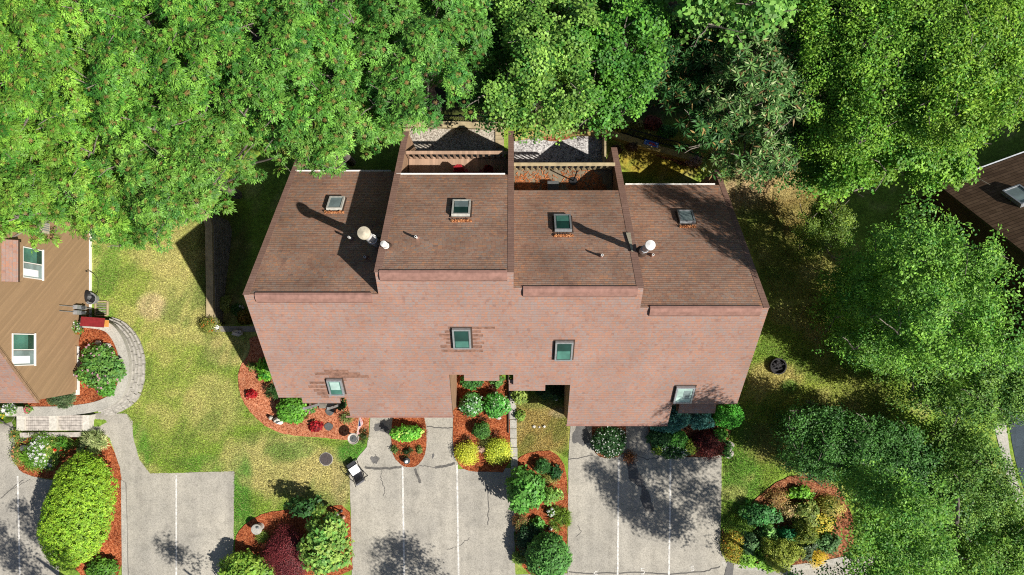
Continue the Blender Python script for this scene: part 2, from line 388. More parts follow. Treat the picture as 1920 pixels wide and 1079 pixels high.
th = empty("townhouse", (0, 0, 0), "row of four stepped townhouses under one long pink-brown shingle roof with skylights", "townhouse")
yE1, yG1, yE2, yE3, yG2, yE4 = (front_Y(p) for p in (746, 780, 703, 722, 796, 758))
g1l, g1r = onF(657, 780).x, onF(849, 779).x
g2l, g2r = onF(1063, 796).x, onF(1252, 796).x
cs = [(XB[0], YR[0]), (XB[0], yE1), (g1l, yE1), (g1l, yG1), (g1r, yG1), (g1r, yE2), (XB[2], yE2), (XB[2], yE3), (g2l, yE3), (g2l, yG2), (g2r, yG2), (g2r, yE4), (XB[4], yE4),
      (XB[4], YR[3]), (XB[3], YR[3]), (XB[3], YR[2]), (XB[2], YR[2]), (XB[2], YR[1]), (XB[1], YR[1]), (XB[1], YR[0])]
f = MB(); f.sheet([(x, y, fz(y)) for x, y in cs], 0.2, 0, 1)
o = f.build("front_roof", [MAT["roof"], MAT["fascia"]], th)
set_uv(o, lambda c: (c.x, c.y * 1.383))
for i in range(4):
    f = MB(); a, b = XB[i], XB[i + 1]; y0 = YR[i] + 0.01; y1 = YE[i]
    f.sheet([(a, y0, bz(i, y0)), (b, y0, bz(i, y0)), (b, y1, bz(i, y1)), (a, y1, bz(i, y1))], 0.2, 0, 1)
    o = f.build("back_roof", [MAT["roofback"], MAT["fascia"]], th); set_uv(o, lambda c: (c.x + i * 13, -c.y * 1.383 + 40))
# capped rakes that run on beyond the eaves over the fin walls
for k, (x0, x1) in {0: (XB[0] - .03, XB[0] + .24), 1: (XB[1] - .03, XB[1] + .26), 2: (XB[2] - .24, XB[2] + .03), 3: (XB[3] - .27, XB[3] + .03), 4: (XB[4] - .22, XB[4] + .03)}.items():
    i = FINU[k]; y0, y1 = YR[i] - 0.02, YFIN[k]; f = MB()
    f.sheet([(x0, y0, bz(i, y0) + .014), (x1, y0, bz(i, y0) + .014), (x1, y1, bz(i, y1) + .014), (x0, y1, bz(i, y1) + .014)], 0.05, 0, 1)
    o = f.build("rake_cap", [MAT["rake"], MAT["rake"]], th); set_uv(o, lambda c: (c.x, -c.y * 1.383))
# walls
def wall_x(x0, x1, prof, mat, name="wall"):
    """upright wall between x0 and x1 with a (y, z) outline"""
    f = MB(); n = len(prof); vs = [(x0, y, z) for y, z in prof] + [(x1, y, z) for y, z in prof]
    f.add(vs, [tuple(range(n)), tuple(range(2 * n - 1, n - 1, -1))] + [(i, n + i, n + (i + 1) % n, (i + 1) % n) for i in range(n)])
    return f.build(name, mat, th)
e = 0.06
for k in range(5):
    i = FINU[k]; x0, x1 = [(XB[0] + .03, XB[0] + .22), (XB[1] + .02, XB[1] + .2), (XB[2] - .2, XB[2] - .02), (XB[3] - .22, XB[3] - .02), (XB[4] - .2, XB[4] - .03)][k]
    yf = {0: yE1 + .3, 1: yE1 + .3, 2: yE2 + .3, 3: yE3 + .3, 4: yE4 + .3}[k]
    prof = [(yf, -.3), (YFIN[k] - .02, GB), (YFIN[k] - .02, bz(i, YFIN[k]) - e), (YR[i], ZR[i] - e), (yf, fz(yf) - .25)]
    wall_x(x0, x1, prof, MAT["siding"], "fin_wall")
for x0, x1, ya, yb in ((g1l + .05, g1l + .2, yG1 + .2, yE1 + .3), (g1r - .2, g1r - .04, yG1 + .2, yE2 + .3), (g2l + .04, g2l + .2, yG2 + .2, yE3 + .3), (g2r - .2, g2r - .05, yG2 + .2, yE4 + .3)):
    wall_x(x0, x1, [(ya, -.2), (yb, -.2), (yb, fz(yb) - .1), (ya, fz(ya) - .1)], MAT["siding"], "garage_wall")
def wy(x0, x1, y, z0, z1): f.bbox((x0, y - .08, z0), (x1, y + .08, z1))
for x0, x1, y in ((XB[0] + .23, g1l + .04, yE1 + .3), (g1r - .03, XB[2] - .21, yE2 + .3), (XB[2] - .01, g2l + .03, yE3 + .3), (g2r - .04, XB[4] - .21, yE4 + .3)): f = MB(); wy(x0, x1, y, -.2, fz(y) - .22); f.build("front_wall", MAT["siding"], th)
for x0, x1, y in ((g1l + .21, g1r - .21, yG1 + .28), (g2l + .21, g2r - .21, yG2 + .28)):
    f = MB(); wy(x0, x1, y, -.1, fz(y) - .22); w = f.build("garage_front", MAT["siding"], th)
    q = MB(); xm = (x0 + x1) / 2
    q.bbox((xm - 2.0, y - .13, 0), (xm + 2.0, y - .085, 2.1))
    for r_ in range(4):
        for c_ in range(6): q.bbox((xm - 1.9 + c_ * .64, y - .15, .1 + r_ * .5), (xm - 1.34 + c_ * .64, y - .132, .5 + r_ * .5))
    q.build("garage_door", MAT["beige"], w)
for i in range(4):
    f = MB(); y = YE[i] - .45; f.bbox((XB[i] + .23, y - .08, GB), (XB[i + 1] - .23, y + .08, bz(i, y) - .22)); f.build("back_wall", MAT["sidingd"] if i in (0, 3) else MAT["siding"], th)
# low bay roofs and fascias under the front eaves
for (pa, pb, y0p, y1p) in ((562, 634, 745, 754), (869, 936, 702, 708), (954, 1023, 721, 726), (1276, 1346, 757, 769)):
    a = onF(pa, y0p); b = onF(pb, y0p); c_ = onF(pb, y1p)
    f = MB(); zt0 = a.z - .24; y1 = a.y - (.32 if y1p - y0p < 11 else .5)
    f.sheet([(a.x, y1, zt0 - .24), (b.x, y1, zt0 - .24), (b.x, a.y + .2, zt0 + .14), (a.x, a.y + .2, zt0 + .14)], .1, 0, 1)
    o = f.build("bay_roof", [MAT["roof"], MAT["fascia"]], th); set_uv(o, lambda c: (c.x, c.y * 1.2))
    f = MB(); f.bbox((a.x + .06, y1 + .08, zt0 - .9), (b.x - .06, a.y + .2, zt0 - .36)); f.build("bay_window", MAT["siding"], th)
for x0, x1, y in ((g1l - .22, g1r + .03, yG1), (g2l - .03, g2r, yG2)):
    f = MB(); f.bbox((x0, y - .09, fz(y) - .24), (x1, y - .003, fz(y) - .02)); f.build("eave_board", MAT["ridge"], th)
# ridge vents
for i, (a, b) in enumerate(((478, 696), (711, 951), (981, 1196), (1219, 1428))):
    xa = onF(a, RPY[i]).x; xb = onF(b, RPY[i]).x; y = YR[i] - .06; z = fz(y) + .05; f = MB()
    pr = [(-.27, -.31), (-.25, -.16), (-.12, -.01), (.02, .06), (.12, .02), (.13, -.12)]
    n = len(pr); ks = 9; vs = []
    for k in range(ks):
        xx = xa + (xb - xa) * k / (ks - 1); jz = R.uniform(-.012, .012)
        vs += [(xx, y + p[0], z + p[1] + jz) for p in pr]
    f.add(vs, [(k * n + j, k * n + j + 1, (k + 1) * n + j + 1, (k + 1) * n + j) for k in range(ks - 1) for j in range(n - 1)] + [tuple(range(n - 1, -1, -1)), tuple(range((ks - 1) * n, ks * n))])
    v = f.build("ridge_vent", MAT["ridge"], th)
    f = MB()
    f.bbox((xa + .02, y + .132, z - .16), (xb - .02, y + .15, z - .03)); f.build("vent_shadow_strip", MAT["fascia"], v)  # dark strip painted in for the shadow line along the vent's upper edge
# gutters
for i, (a, b) in ((0, (553, 733)), (1, (743, 947)), (3, (1173, 1341))):
    y = YE[i]; z = bz(i, y) - .02; f = MB()
    xa, xb = onB(i, a, {0: 322, 1: 328, 3: 347}[i]).x, onB(i, b, {0: 322, 1: 328, 3: 347}[i]).x
    f.bbox((xa, y + .004, z - .13), (xb, y + .02, z)); f.bbox((xa, y + .065, z - .13), (xb, y + .08, z + .0)); f.bbox((xa, y + .02, z - .13), (xb, y + .065, z - .03))
    f.build("gutter", MAT["white"], th)
# skylights
def skylight(c, w, l, back, i, pane, blind=None, frame="galv"):
    s = -1 if back else 1
    up = Vector((0, s, T)).normalized(); ex = Vector((1, 0, 0)) ; nn = ex.cross(up) if s > 0 else up.cross(ex)
    if s < 0: ex = -ex; nn = ex.cross(up)
    M = Matrix((ex, up, nn)).transposed().to_4x4(); M.translation = c
    f = MB(); h = 0.15; t = .075
    for q, d in (((0, l / 2, h / 2 - .05), (w, t, h + .1)), ((0, -l / 2, h / 2 - .05), (w, t, h + .1))): f.box(q, d, M=M)
    for q, d in (((w / 2 - t / 2, 0, h / 2 - .05), (t, l - t - .002, h + .1)), ((-w / 2 + t / 2, 0, h / 2 - .05), (t, l - t - .002, h + .1))): f.box(q, d, M=M)
    fr = f.build("skylight", MAT[frame], th)
    f = MB(); f.box((0, 0, .12), (w - 2 * t - .01, l - t - .01, .02), M=M); f.build("pane", MAT[pane], fr)
    if blind:
        f = MB(); k, mt = blind; f.box((0, -(l - t) / 2 + (l - t) * k / 2 + .03, .135), (w - 2 * t - .06, (l - t) * k, .004), M=M); f.build("blind", MAT[mt], fr)
    f = MB(); f.box((0, 0, .012), (w + .14, l + .16, .02), M=M); f.build("flashing", MAT["fascia"], fr)
    return M, fr
sk = []
for i, px, py, w, l, pn, bl in ((0, 630, 384, .70, .86, "pane_grey", None), (1, 865, 393, .78, 1.0, "pane_dark", None), (2, 1055, 421, .74, 1.05, "pane_dark", None), (3, 1286, 409, .72, .82, "pane_grey", None)):
    sk.append(skylight(onB(i, px, py), w, l, True, i, pn, ((.45, "pane_grey") if i == 1 else (.4, "pane_teal") if i == 2 else None), "galv" if i > 1 else "framegrey"))
for px, py, w, l, pn, bl in ((866, 633, .76, 1.05, "pane_dark", (.36, "pane_teal")), (1057, 656, .76, 1.03, "pane_dark", (.5, "pane_teal")), (630, 724, .66, .92, "pane_teal", None), (1282, 738, .84, .98, "pane_pale", None)):
    M, fr_ = skylight(onF(px, py), w, l, False, 0, pn, bl, "grey" if px in (866, 1057) else "galv")
    if px == 630:
        f = MB(); f.box((0, .13, .135), (w - .24, .5, .004), M=M); f.build("blind", MAT["pane_pale"], fr_)
    if px == 1282:
        f = MB(); f.box((.1, .05, .135), (w * .36, l * .55, .004), M=M); f.build("shade", MAT["pane_grey"], fr_)
# patches of newer brown shingles round two front skylights
for (cx, cy, rows) in ((866, 633, [(-20, -26, 62), (-13, -32, -15), (-13, 20, 36), (-6, -42, -17), (-6, 18, 40), (1, -34, -17), (1, 18, 34), (8, -30, -17), (8, 18, 42), (15, -40, -17), (15, 18, 38), (23, -38, 40)]),
                       (630, 724, [(-30, -22, 24), (-25, -40, 46), (-20, -14, 62), (-14, -22, 20), (-8, -50, -16), (-1, -52, -16), (6, -42, -15), (12, -36, -14), (18, -28, -13)])):
    f = MB()
    for dy, a, b in rows:
        p = onF(cx + a, cy + dy); q = onF(cx + b, cy + dy + 4.6)
        f.sheet([(p.x, q.y, fz(q.y) + .008), (q.x, q.y, fz(q.y) + .008), (q.x, p.y, fz(p.y) + .008), (p.x, p.y, fz(p.y) + .008)], .02)
    f.build("shingle_repair", MAT["repair"], th)
# chimneys and vents
def pipe(i, bx, by, h, r, cap_r, m, mc, name, tiltcap=True):
    b = onB(i, bx, by); f = MB(); f.cyl(b - Vector((0, 0, .3)), b + Vector((0, 0, h)), r, n=20)
    c = f.build(name, MAT[m], th, smooth=False)
    f = MB(); f.lathe([(r * 1.5 + .04, -.08), (r * 1.06, .07), (r * 1.02, .12)], b + Vector((0, 0, .03)), 20); f.build("collar", MAT["fascia" if cap_r else "ridge"], c)
    if cap_r:
        f = MB(); f.lathe([(cap_r, 0), (cap_r, .05), (cap_r * .96, .09), (.02, .16)], b + Vector((0, 0, h + .1)), 24)
        f.build("chimney_cap", MAT[mc], c); f = MB(); f.cyl(b + Vector((0, 0, h - .02)), b + Vector((0, 0, h + .098)), r * 1.12, n=20); f.build("cap_neck", MAT[m], c)
        f = MB(); f.lathe([(r * 1.18, 0), (r * 1.18, .03)], b + Vector((0, 0, h * .45)), 20); f.build("pipe_band", MAT[m], c)
    else:
        f = MB(); f.cyl(b + Vector((0, 0, h + .001)), b + Vector((0, 0, h + .004)), r * .62, n=14); f.build("opening", MAT["black"], c)
    return c
pipe(0, 708, 457, 2.65, .18, .265, "whitem", "beige", "chimney")
pipe(2, 1203, 472, 1.7, .14, .205, "galv", "whitem", "chimney")
pipe(1, 726, 463, .62, .11, .13, "whitem", "white", "vent_pipe")
for i, x, y, h in ((1, 782, 447, .42), (2, 1127, 481, .42), (3, 1222, 480, .35), (0, 660, 449, .6), (0, 687, 484, .35)): pipe(i, x, y, h, .05, 0, "whitem", "white", "vent_pipe")
p = onB(2, 1196, 452); f = MB()
f.sheet([(XB[3] - .22, p.y - .55, bz(2, p.y - .55) + .1), (XB[3] - .16, p.y - .55, bz(2, p.y - .55) + .1), (XB[3] - .12, p.y + .4, bz(2, p.y + .4) + .1), (XB[3] - .32, p.y + .4, bz(2, p.y + .4) + .1)], .03); f.build("flashing", MAT["beige"], th)
# balconies of the two middle units
def balcony(i, zf, pyr, mat, mrail):
    x0, x1 = XB[i] + (.24 if i == 1 else .03), XB[i + 1] - .26
    Yr = (NY - pyr) / F * (H - zf - 1.02)
    f = MB(); f.bbox((x0, YE[i] - .4, zf - .18), (x1, Yr + .05, zf)); b = f.build("balcony", MAT[mat], th)
    f = MB(); f.bbox((x0, Yr - .09, zf + .98), (x1, Yr + .07, zf + 1.02)); f.bbox((x0, Yr - .03, zf + .86), (x1, Yr + .03, zf + .975)); f.bbox((x0, Yr - .03, zf + .06), (x1, Yr + .03, zf + .15))
    n = 17
    for k in range(n + 1):
        x = x0 + .05 + (x1 - x0 - .1) * k / n; f.bbox((x - .05, Yr - .055, zf + .02), (x + .05, Yr - .032, zf + .86))
    f.build("railing", MAT[mrail], b)
    f = MB()
    for x in (x0 + .1, (x0 + x1) / 2, x1 - .1): f.bbox((x - .07, Yr - .25, GB), (x + .07, Yr - .11, zf - .181))
    f.build("post", MAT["timber"], b)
    return Yr, x0, x1
MAT["deckold"] = siding("old_deck_boards", (0.20, 0.165, 0.115), 0.0, 0.14, floor=True)
b2 = balcony(1, 1.5, 286, "deck", "deck"); b3 = balcony(2, 1.4, 308, "deckold", "timber")
# entry porch of the left unit
a = P(598, 756, .15); b = P(634, 766, .15); f = MB()
for k in range(5): f.bbox((a.x, b.y + k * .25, .02), (b.x, b.y + k * .25 + .235, .16))
po = f.build("porch_step", MAT["oldtimber"], th)
f = MB()
for px in (598, 640): q = P(px, 758, 0); f.bbox((q.x - .06, q.y - .06, 0), (q.x + .06, q.y + .06, 2.6))
f.build("porch_post", MAT["grey"], th)

# ------------------------------------------------------------------ neighbouring house at the left edge
XW = -21.65
nh = empty("tan_house", (XW, 2, 0), "tan house with diagonal board siding and two white framed windows beside a curved flower bed", "house")
def nwall(prof, x0, x1, mat, name, par, parent=None):
    f = MB(); n = len(prof); vs = [(x0, y, z) for y, z in prof] + [(x1, y, z) for y, z in prof]
    f.add(vs, [tuple(range(n - 1, -1, -1)), tuple(range(n, 2 * n))] + [(i, (i + 1) % n, n + (i + 1) % n, n + i) for i in range(n)]); return f.build(name, MAT[mat], par)
ye, ze = -2.46, 4.45
yr = ye + 5.4; zr = ze + 5.4 * 1.0
wl = nwall([(ye + .15, 1.25), (-.0, 1.25), (0, .16), (9, .16), (9, 3.2), (yr, zr - .1), (ye, ze - .05)], XW - .3, XW, "sidingn", "wall", nh)
f = MB(); f.bbox((XW - .2, .02, -.1), (XW + .045, 9, .155)); f.bbox((XW - .2, ye + .05, .9), (XW + .05, .0, 1.245)); f.build("foundation", MAT["white"], nh)
f = MB(); f.bbox((XW + .003, ye + .3, 1.25), (XW + .05, .02, 1.33)); f.build("corner_trim", MAT["sidingn"], nh)
f = MB(); x0, x1 = XW + .16, -33
f.sheet([(x1, ye - .1, ze - .1), (x0, ye - .1, ze - .1), (x0, yr, zr), (x1, yr, zr)], .2, 0, 1)
o = f.build("front_roof", [MAT["roof"], MAT["siding"]], nh); set_uv(o, lambda c: (c.x, c.y * 1.414))
f = MB(); f.sheet([(x1, yr + .01, zr), (x0, yr + .01, zr), (x0, 9.4, 3.5), (x1, 9.4, 3.5)], .2, 0, 1)
o = f.build("back_roof", [MAT["roof"], MAT["siding"]], nh); set_uv(o, lambda c: (c.x, -c.y * 1.414 + 30))
f = MB(); f.sheet([(XW + .003, ye, ze - .3), (XW + .06, ye, ze - .3), (XW + .06, yr, zr - .22), (XW + .003, yr, zr - .22)], .16); f.build("rake_board", MAT["sidingn"], nh)
# hood over the upper window
ya, yb = (NY - 530) / F * 30.3, (NY - 452) / F * 30.3
f = MB(); f.bbox((XW - .6, ya + .06, 5.75), (XW + .5, yb - .06, 6.05)); hd = f.build("window_hood", MAT["sidingn"], nh)
f = MB(); f.sheet([(XW - .9, ya, 6.75), (XW + .55, ya, 6.12), (XW + .55, yb, 6.12), (XW - .9, yb, 6.75)], .1, 0, 1); o = f.build("hood_roof", [MAT["roof"], MAT["fascia"]], hd); set_uv(o, lambda c: (c.y, -c.x * 1.1))
def nwindow(pxa, pxb, pya, pyb, low):
    D = lambda px: -XW * F / (NX - px)
    za, zb = H - D(pxb), H - D(pxa); Dm = (D(pxa) + D(pxb)) / 2; y0, y1 = (NY - pyb) / F * Dm, (NY - pya) / F * Dm; f = MB(); t = .045; x0, x1 = XW - .02, XW + .045
    f.bbox((x0, y0, za), (x1, y0 + t, zb)); f.bbox((x0, y1 - t, za), (x1, y1, zb)); f.bbox((x0, y0 + t, za), (x1, y1 - t, za + t)); f.bbox((x0, y0 + t, zb - t), (x1, y1 - t, zb)); ym = (y0 + y1) / 2
    f.bbox((x0, ym - .02, za + t), (x1 - .01, ym + .02, zb - t)); f.bbox((x0, y0 - .03, za - .05), (x1 + .02, y1 + .03, za - .002)); w = f.build("window", MAT["white"], nh)
    for k, (u, v, mt) in enumerate(((y0 + t, ym - .035, "pane_grey"), (ym + .035, y1 - t, "pane_teal"))):
        f = MB(); f.bbox((XW + .004, u, za + t), (XW + .022, v, zb - t)); f.build("pane", MAT[mt], w)
    f = MB(); hgt = zb - za; f.bbox((XW + .023, y0 + t + .05, zb - hgt * .78), (XW + .027, ym - .28, zb - t)); f.build("blind", MAT["whitec"], w)
    f = MB(); f.bbox((XW + .023, ym + .04, za + t + .02), (XW + .028, y1 - t, za + .3 * hgt)); f.build("blind", MAT["pane_dark"], w)
nwindow(41, 79, 466, 523, 0); nwindow(22, 64, 626, 686, 0)
D = 32.2; f = MB(); f.bbox((XW + .003, (NY - 438) / F * D, 3.75), (XW + .35, (NY - 418) / F * D, 4.4)); wv = f.build("wall_vent", MAT["beige"], nh)
f = MB()
for k in range(4): f.bbox((XW + .351, (NY - 436) / F * D + .06 + k * .1, 3.8), (XW + .36, (NY - 436) / F * D + .12 + k * .1, 4.3))
f.build("louvre", MAT["grey"], wv)
# meters and conduits on that wall
for y in ((NY - 577) / F * 35.2, (NY - 587) / F * 35.2):
    f = MB(); f.bbox((XW + .003, y - .1, .75), (XW + .22, y + .1, 1.5)); mt = f.build("utility_meter", MAT["galv"], nh)
    f = MB(); f.cyl((XW + .22, y, 1.1), (XW + .34, y, 1.1), .085, n=16); f.build("dial", MAT["darkg"], mt)
    f = MB(); f.tube([(XW + .1, y, .75), (XW + .1, y, .1)], .025); f.tube([(XW + .06, y + .02, 1.5), (XW + .06, y + .02, 2.6)], .016); f.build("conduit", MAT["grey"], mt)

# ------------------------------------------------------------------ neighbouring house at the right edge
c0 = P(1758, 346, 1.5); rh = empty("brown_house", c0, "dark brown shingled house half hidden by trees with a white gutter and slanted skylight", "house")
ang = radians(20); ex = Vector((cos(ang), sin(ang), 0)); ey = Vector((sin(ang), -cos(ang), T)); 
def rp(a, b, dz=0): return c0 + ex * a + ey * b + Vector((0, 0, dz))
f = MB(); L = 6.4; f.sheet([rp(0, 0), rp(0, L), rp(14, L), rp(14, 0)], .2, 0, 1); o = f.build("roof", [MAT["roofdark"], MAT["fascia"]], rh)
set_uv(o, lambda c: ((c - c0).dot(ex), (c - c0).dot(Vector((sin(ang), -cos(ang), 0))) * 1.383))
f = MB(); e2 = Vector((sin(ang), -cos(ang), -T)); r0 = rp(0, L); r1 = rp(14, L); f.sheet([r0 + e2 * .01, r0 + e2 * 6, r1 + e2 * 6, r1 + e2 * .01], .2, 0, 1); o = f.build("far_roof", [MAT["roofdark"], MAT["fascia"]], rh)
set_uv(o, lambda c: ((c - c0).dot(ex), (c - c0).dot(Vector((sin(ang), -cos(ang), 0))) * 1.383))
f = MB(); w0 = c0 + ex * .1; d = Vector((sin(ang), -cos(ang), 0)); pr = [(.3, -4.2), (12, -4.2), (12, .8), (L, L * T - .25), (.3, .05)]
vs = [w0 + d * a + Vector((0, 0, b)) for a, b in pr] + [w0 + ex * .2 + d * a + Vector((0, 0, b)) for a, b in pr]; n = len(pr)
f.add(vs, [tuple(range(n)), tuple(range(2 * n - 1, n - 1, -1))] + [(i, n + i, n + (i + 1) % n, (i + 1) % n) for i in range(n)]); f.build("wall", MAT["sidingd"], rh)
f = MB(); M = Matrix.Translation(c0) @ Matrix.Rotation(ang, 4, 'Z'); f.box((7, -.5, -2.2), (13.7, .2, 4), M=M); f.build("back_wall", MAT["sidingd"], rh)
f = MB(); f.box((7, .05, -.06), (14, .06, .1), M=M); f.build("gutter", MAT["galv"], rh)
up = ey.normalized(); nn = ex.cross(-up); nn = nn if nn.z > 0 else -nn
Ms = Matrix((ex, up, nn)).transposed().to_4x4(); Ms.translation = rp(2.2, 1.9); f = MB(); w, l = .8, 1.15
for q, dd in (((0, l / 2, .08), (w, .07, .26)), ((0, -l / 2, .08), (w, .07, .26)), ((w / 2, 0, .08), (.07, l + .07, .255)), ((-w / 2, 0, .08), (.07, l + .07, .255))): f.box(q, dd, M=Ms)
s_ = f.build("skylight", MAT["galv"], rh); f = MB(); f.box((0, 0, .15), (w - .075, l - .075, .02), M=Ms); f.build("pane", MAT["pane_grey"], s_)
# ------------------------------------------------------------------ ground colour, ground sheet
def gcol(X, Y):
    """lawn colour over the plot: fresh green, straw, yellow moss and bare brown earth, in patches"""
    X = np.asarray(X, float); Y = np.asarray(Y, float)
    green = np.array(alb(140, 170, 64, .78)); c = np.ones(X.shape + (3,)) * green
    def patch(px, py, rx, ry, rgb, a=1.0, k=.8):
        nonlocal c
        q = P(px, py); d = ((X - q.x) / (rx * M1)) ** 2 + ((Y - q.y) / (ry * M1)) ** 2
        w = sm(1.35 - d)[..., None] * a; c = c * (1 - w) + np.array(alb(*rgb, k)) * w
    straw = (212, 198, 132); olive = (170, 182, 88); lush = (92, 156, 54)
    for v in ((290, 520, 130, 160, olive, .7), (330, 720, 120, 140, olive, .65), (340, 560, 60, 90, straw, .55), (285, 575, 30, 28, (216, 196, 150), .8), (430, 660, 50, 30, straw, .7), (290, 480, 50, 30, straw, .5),
              (400, 760, 60, 60, straw, .45), (520, 870, 110, 60, straw, .75), (600, 910, 60, 60, straw, .7), (640, 900, 22, 60, (206, 186, 140), .45), (450, 900, 25, 60, lush, .8), (455, 980, 22, 60, lush, .8), (665, 850, 40, 22, lush, .9), (545, 845, 50, 18, lush, .5),
              (260, 850, 25, 60, lush, .6), (380, 870, 40, 20, lush, .4), (200, 480, 30, 80, lush, .45), (195, 600, 18, 30, lush, .7), (395, 635, 40, 16, straw, .5), (330, 420, 60, 60, straw, .5),
              # small lawn between the two front beds
              (1010, 800, 70, 62, (190, 165, 98), .95), (1005, 745, 60, 24, (110, 150, 45), .7), (1050, 775, 22, 10, (215, 195, 160), .6),
              # behind the right-hand units
              (1250, 290, 110, 50, (182, 162, 62), 1.0), (1200, 300, 40, 30, (172, 150, 62), .9), (1300, 280, 30, 20, (150, 150, 50), .6),
              (1440, 350, 90, 50, (188, 160, 116), 1.0), (1390, 360, 40, 60, (196, 172, 130), .9), (1450, 480, 130, 120, (160, 162, 80), .8), (1540, 560, 60, 100, (165, 165, 80), .8), (1500, 400, 90, 60, (150, 128, 72), .8),
              (1530, 730, 110, 45, (166, 180, 78), .95), (1450, 705, 60, 30, (205, 178, 118), .6), (1480, 725, 18, 14, lush, .7), (1600, 760, 80, 50, (170, 180, 88), .8), (1390, 900, 40, 60, lush, .6), (1430, 830, 40, 40, (170, 150, 90), .5), (1480, 840, 20, 40, (175, 150, 95), .6),
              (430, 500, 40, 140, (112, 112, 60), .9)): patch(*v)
    q_ = (np.sin(X * 1.3 + 1.7 * np.sin(Y * .9)) + np.sin(Y * 1.7 + 1.3 * np.sin(X * 1.1 + 2)) + .8 * np.sin(2.9 * X + 2.3 * Y + 2 * np.sin(Y * 1.9 - X)) + .7 * np.sin(4.7 * X - 3.9 * Y + 1.5 * np.sin(3 * X))) / 3.5
    w = (sm((q_ - .1) / .55) * .45)[..., None]; c = c * (1 - w) + np.array(alb(212, 198, 128, .78)) * w
    w = (sm((-q_ - .1) / .5) * .5)[..., None]; c = c * (1 - w) + np.array(alb(104, 142, 52, .72)) * w
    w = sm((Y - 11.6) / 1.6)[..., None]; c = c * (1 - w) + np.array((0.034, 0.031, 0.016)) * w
    return c * .97
xs = np.arange(-52, 52.01, .2); ys = np.arange(-34, 46.01, .2)
GX, GY = np.meshgrid(xs, ys); GZ = zt(GX, GY)
def grid_mesh(name, X, Y, Z, C, mat):
    ny, nx = X.shape; v = np.stack([X, Y, Z], -1).reshape(-1, 3)
    idx = np.arange(nx * ny).reshape(ny, nx); q = np.stack([idx[:-1, :-1], idx[:-1, 1:], idx[1:, 1:], idx[1:, :-1]], -1).reshape(-1, 4)
    return np_mesh(name, v, q, C.reshape(-1, 3), mat)
def np_mesh(name, v, q, c, mat):
    me = bpy.data.meshes.new(name); k = q.shape[1]
    me.vertices.add(len(v)); me.vertices.foreach_set("co", np.asarray(v, np.float32).ravel())
    me.loops.add(q.size); me.loops.foreach_set("vertex_index", q.astype(np.int32).ravel())
    me.polygons.add(len(q)); me.polygons.foreach_set("loop_start", np.arange(0, q.size, k, dtype=np.int32)); me.polygons.foreach_set("loop_total", np.full(len(q), k, np.int32))
    if c is not None:
        a = me.attributes.new("Col", 'FLOAT_COLOR', 'POINT'); cc = np.ones((len(v), 4), np.float32); cc[:, :3] = c; a.data.foreach_set("color", cc.ravel())
    me.materials.append(mat); me.update(calc_edges=True); return me
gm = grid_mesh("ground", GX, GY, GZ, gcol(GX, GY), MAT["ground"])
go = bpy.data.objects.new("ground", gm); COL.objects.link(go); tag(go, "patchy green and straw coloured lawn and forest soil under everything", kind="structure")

def smooth_poly(pts, it=2):
    for _ in range(it):
        out = []
        for i in range(len(pts)):
            a, b = Vector(pts[i]), Vector(pts[(i + 1) % len(pts)]); out += [a * .75 + b * .25, a * .25 + b * .75]
        pts = out
    return pts
def area(name, pxs, dz, mat, smooth=0, zc=None, jit=0.0, res=.5, label=None, kind="structure", thick=.0, pad=None):
    """a sheet laid on the terrain; pxs is its outline on the ground"""
    pts = [P(x, y, zc) for x, y in pxs]; pts = [Vector((p.x, p.y)) for p in pts]
    if smooth: pts = smooth_poly(pts, smooth)
    q = []
    for i in range(len(pts)):
        a, b = pts[i], pts[(i + 1) % len(pts)]; n = max(1, int((b - a).length / (res * .5 if jit else res)))
        for k in range(n):
            w = a.lerp(b, k / n); q.append(w + Vector((R.uniform(-jit, jit), R.uniform(-jit, jit))))
    n = len(q); mnx, mxx = min(p.x for p in q), max(p.x for p in q); mny, mxy = min(p.y for p in q), max(p.y for p in q)
    inner = [Vector((x, y)) for x in np.arange(mnx + .21, mxx, res) for y in np.arange(mny + .17, mxy, res)]
    vs, es, fs, *_ = delaunay_2d_cdt(q + inner, [], [list(range(n))], 1, 1e-4)
    f = MB(); zz = (lambda x, y: zc) if zc is not None else (lambda x, y: float(zt(x, y)))
    f.add([(v.x, v.y, zz(v.x, v.y) + dz) for v in vs], fs)
    if thick:
        lo = [(p.x, p.y, zz(p.x, p.y) + dz - thick) for p in q]; hi = [(p.x, p.y, zz(p.x, p.y) + dz) for p in q]
        f.add(hi + lo, [(i, (i + 1) % n, n + (i + 1) % n, n + i) for i in range(n)])
    o = f.build(name, mat, smooth=True); return tag(o, label, kind=kind)
A = MAT["asphalt"]
area("road", [(-120, 1067), (62, 1085), (440, 1082), (660, 1082), (962, 1078), (1080, 1075), (1200, 1072), (1255, 1076), (1345, 1062), (1420, 1066), (1500, 1060), (1620, 1044), (1800, 1040), (2050, 1040), (2050, 1500), (-120, 1500)], .012, MAT["road"], label="pale worn road along the bottom of the driveways")
d1 = area("driveway", [(660, 1100), (658, 960), (655, 880), (668, 862), (688, 838), (694, 800), (695, 730), (858, 730), (858, 880), (960, 878), (964, 1000), (967, 1100)], .022, A, 0, jit=.012, label="middle pale asphalt driveway with three bays in front of the left garage")
d2 = area("driveway", [(1064, 1095), (1066, 860), (1074, 730), (1352, 740), (1353, 860), (1352, 950), (1350, 1030), (1362, 1056), (1350, 1095)], .022, A, 0, jit=.012, label="right pale asphalt driveway half shaded by the big tree")
d3 = area("driveway", [(231, 1100), (230, 905), (222, 868), (206, 822), (190, 812), (150, 812), (150, 774), (238, 776), (249, 790), (250, 820), (262, 862), (282, 888), (440, 884), (437, 1100)], .022, A, 0, jit=.012, label="left asphalt parking bay with a path up to the steps")
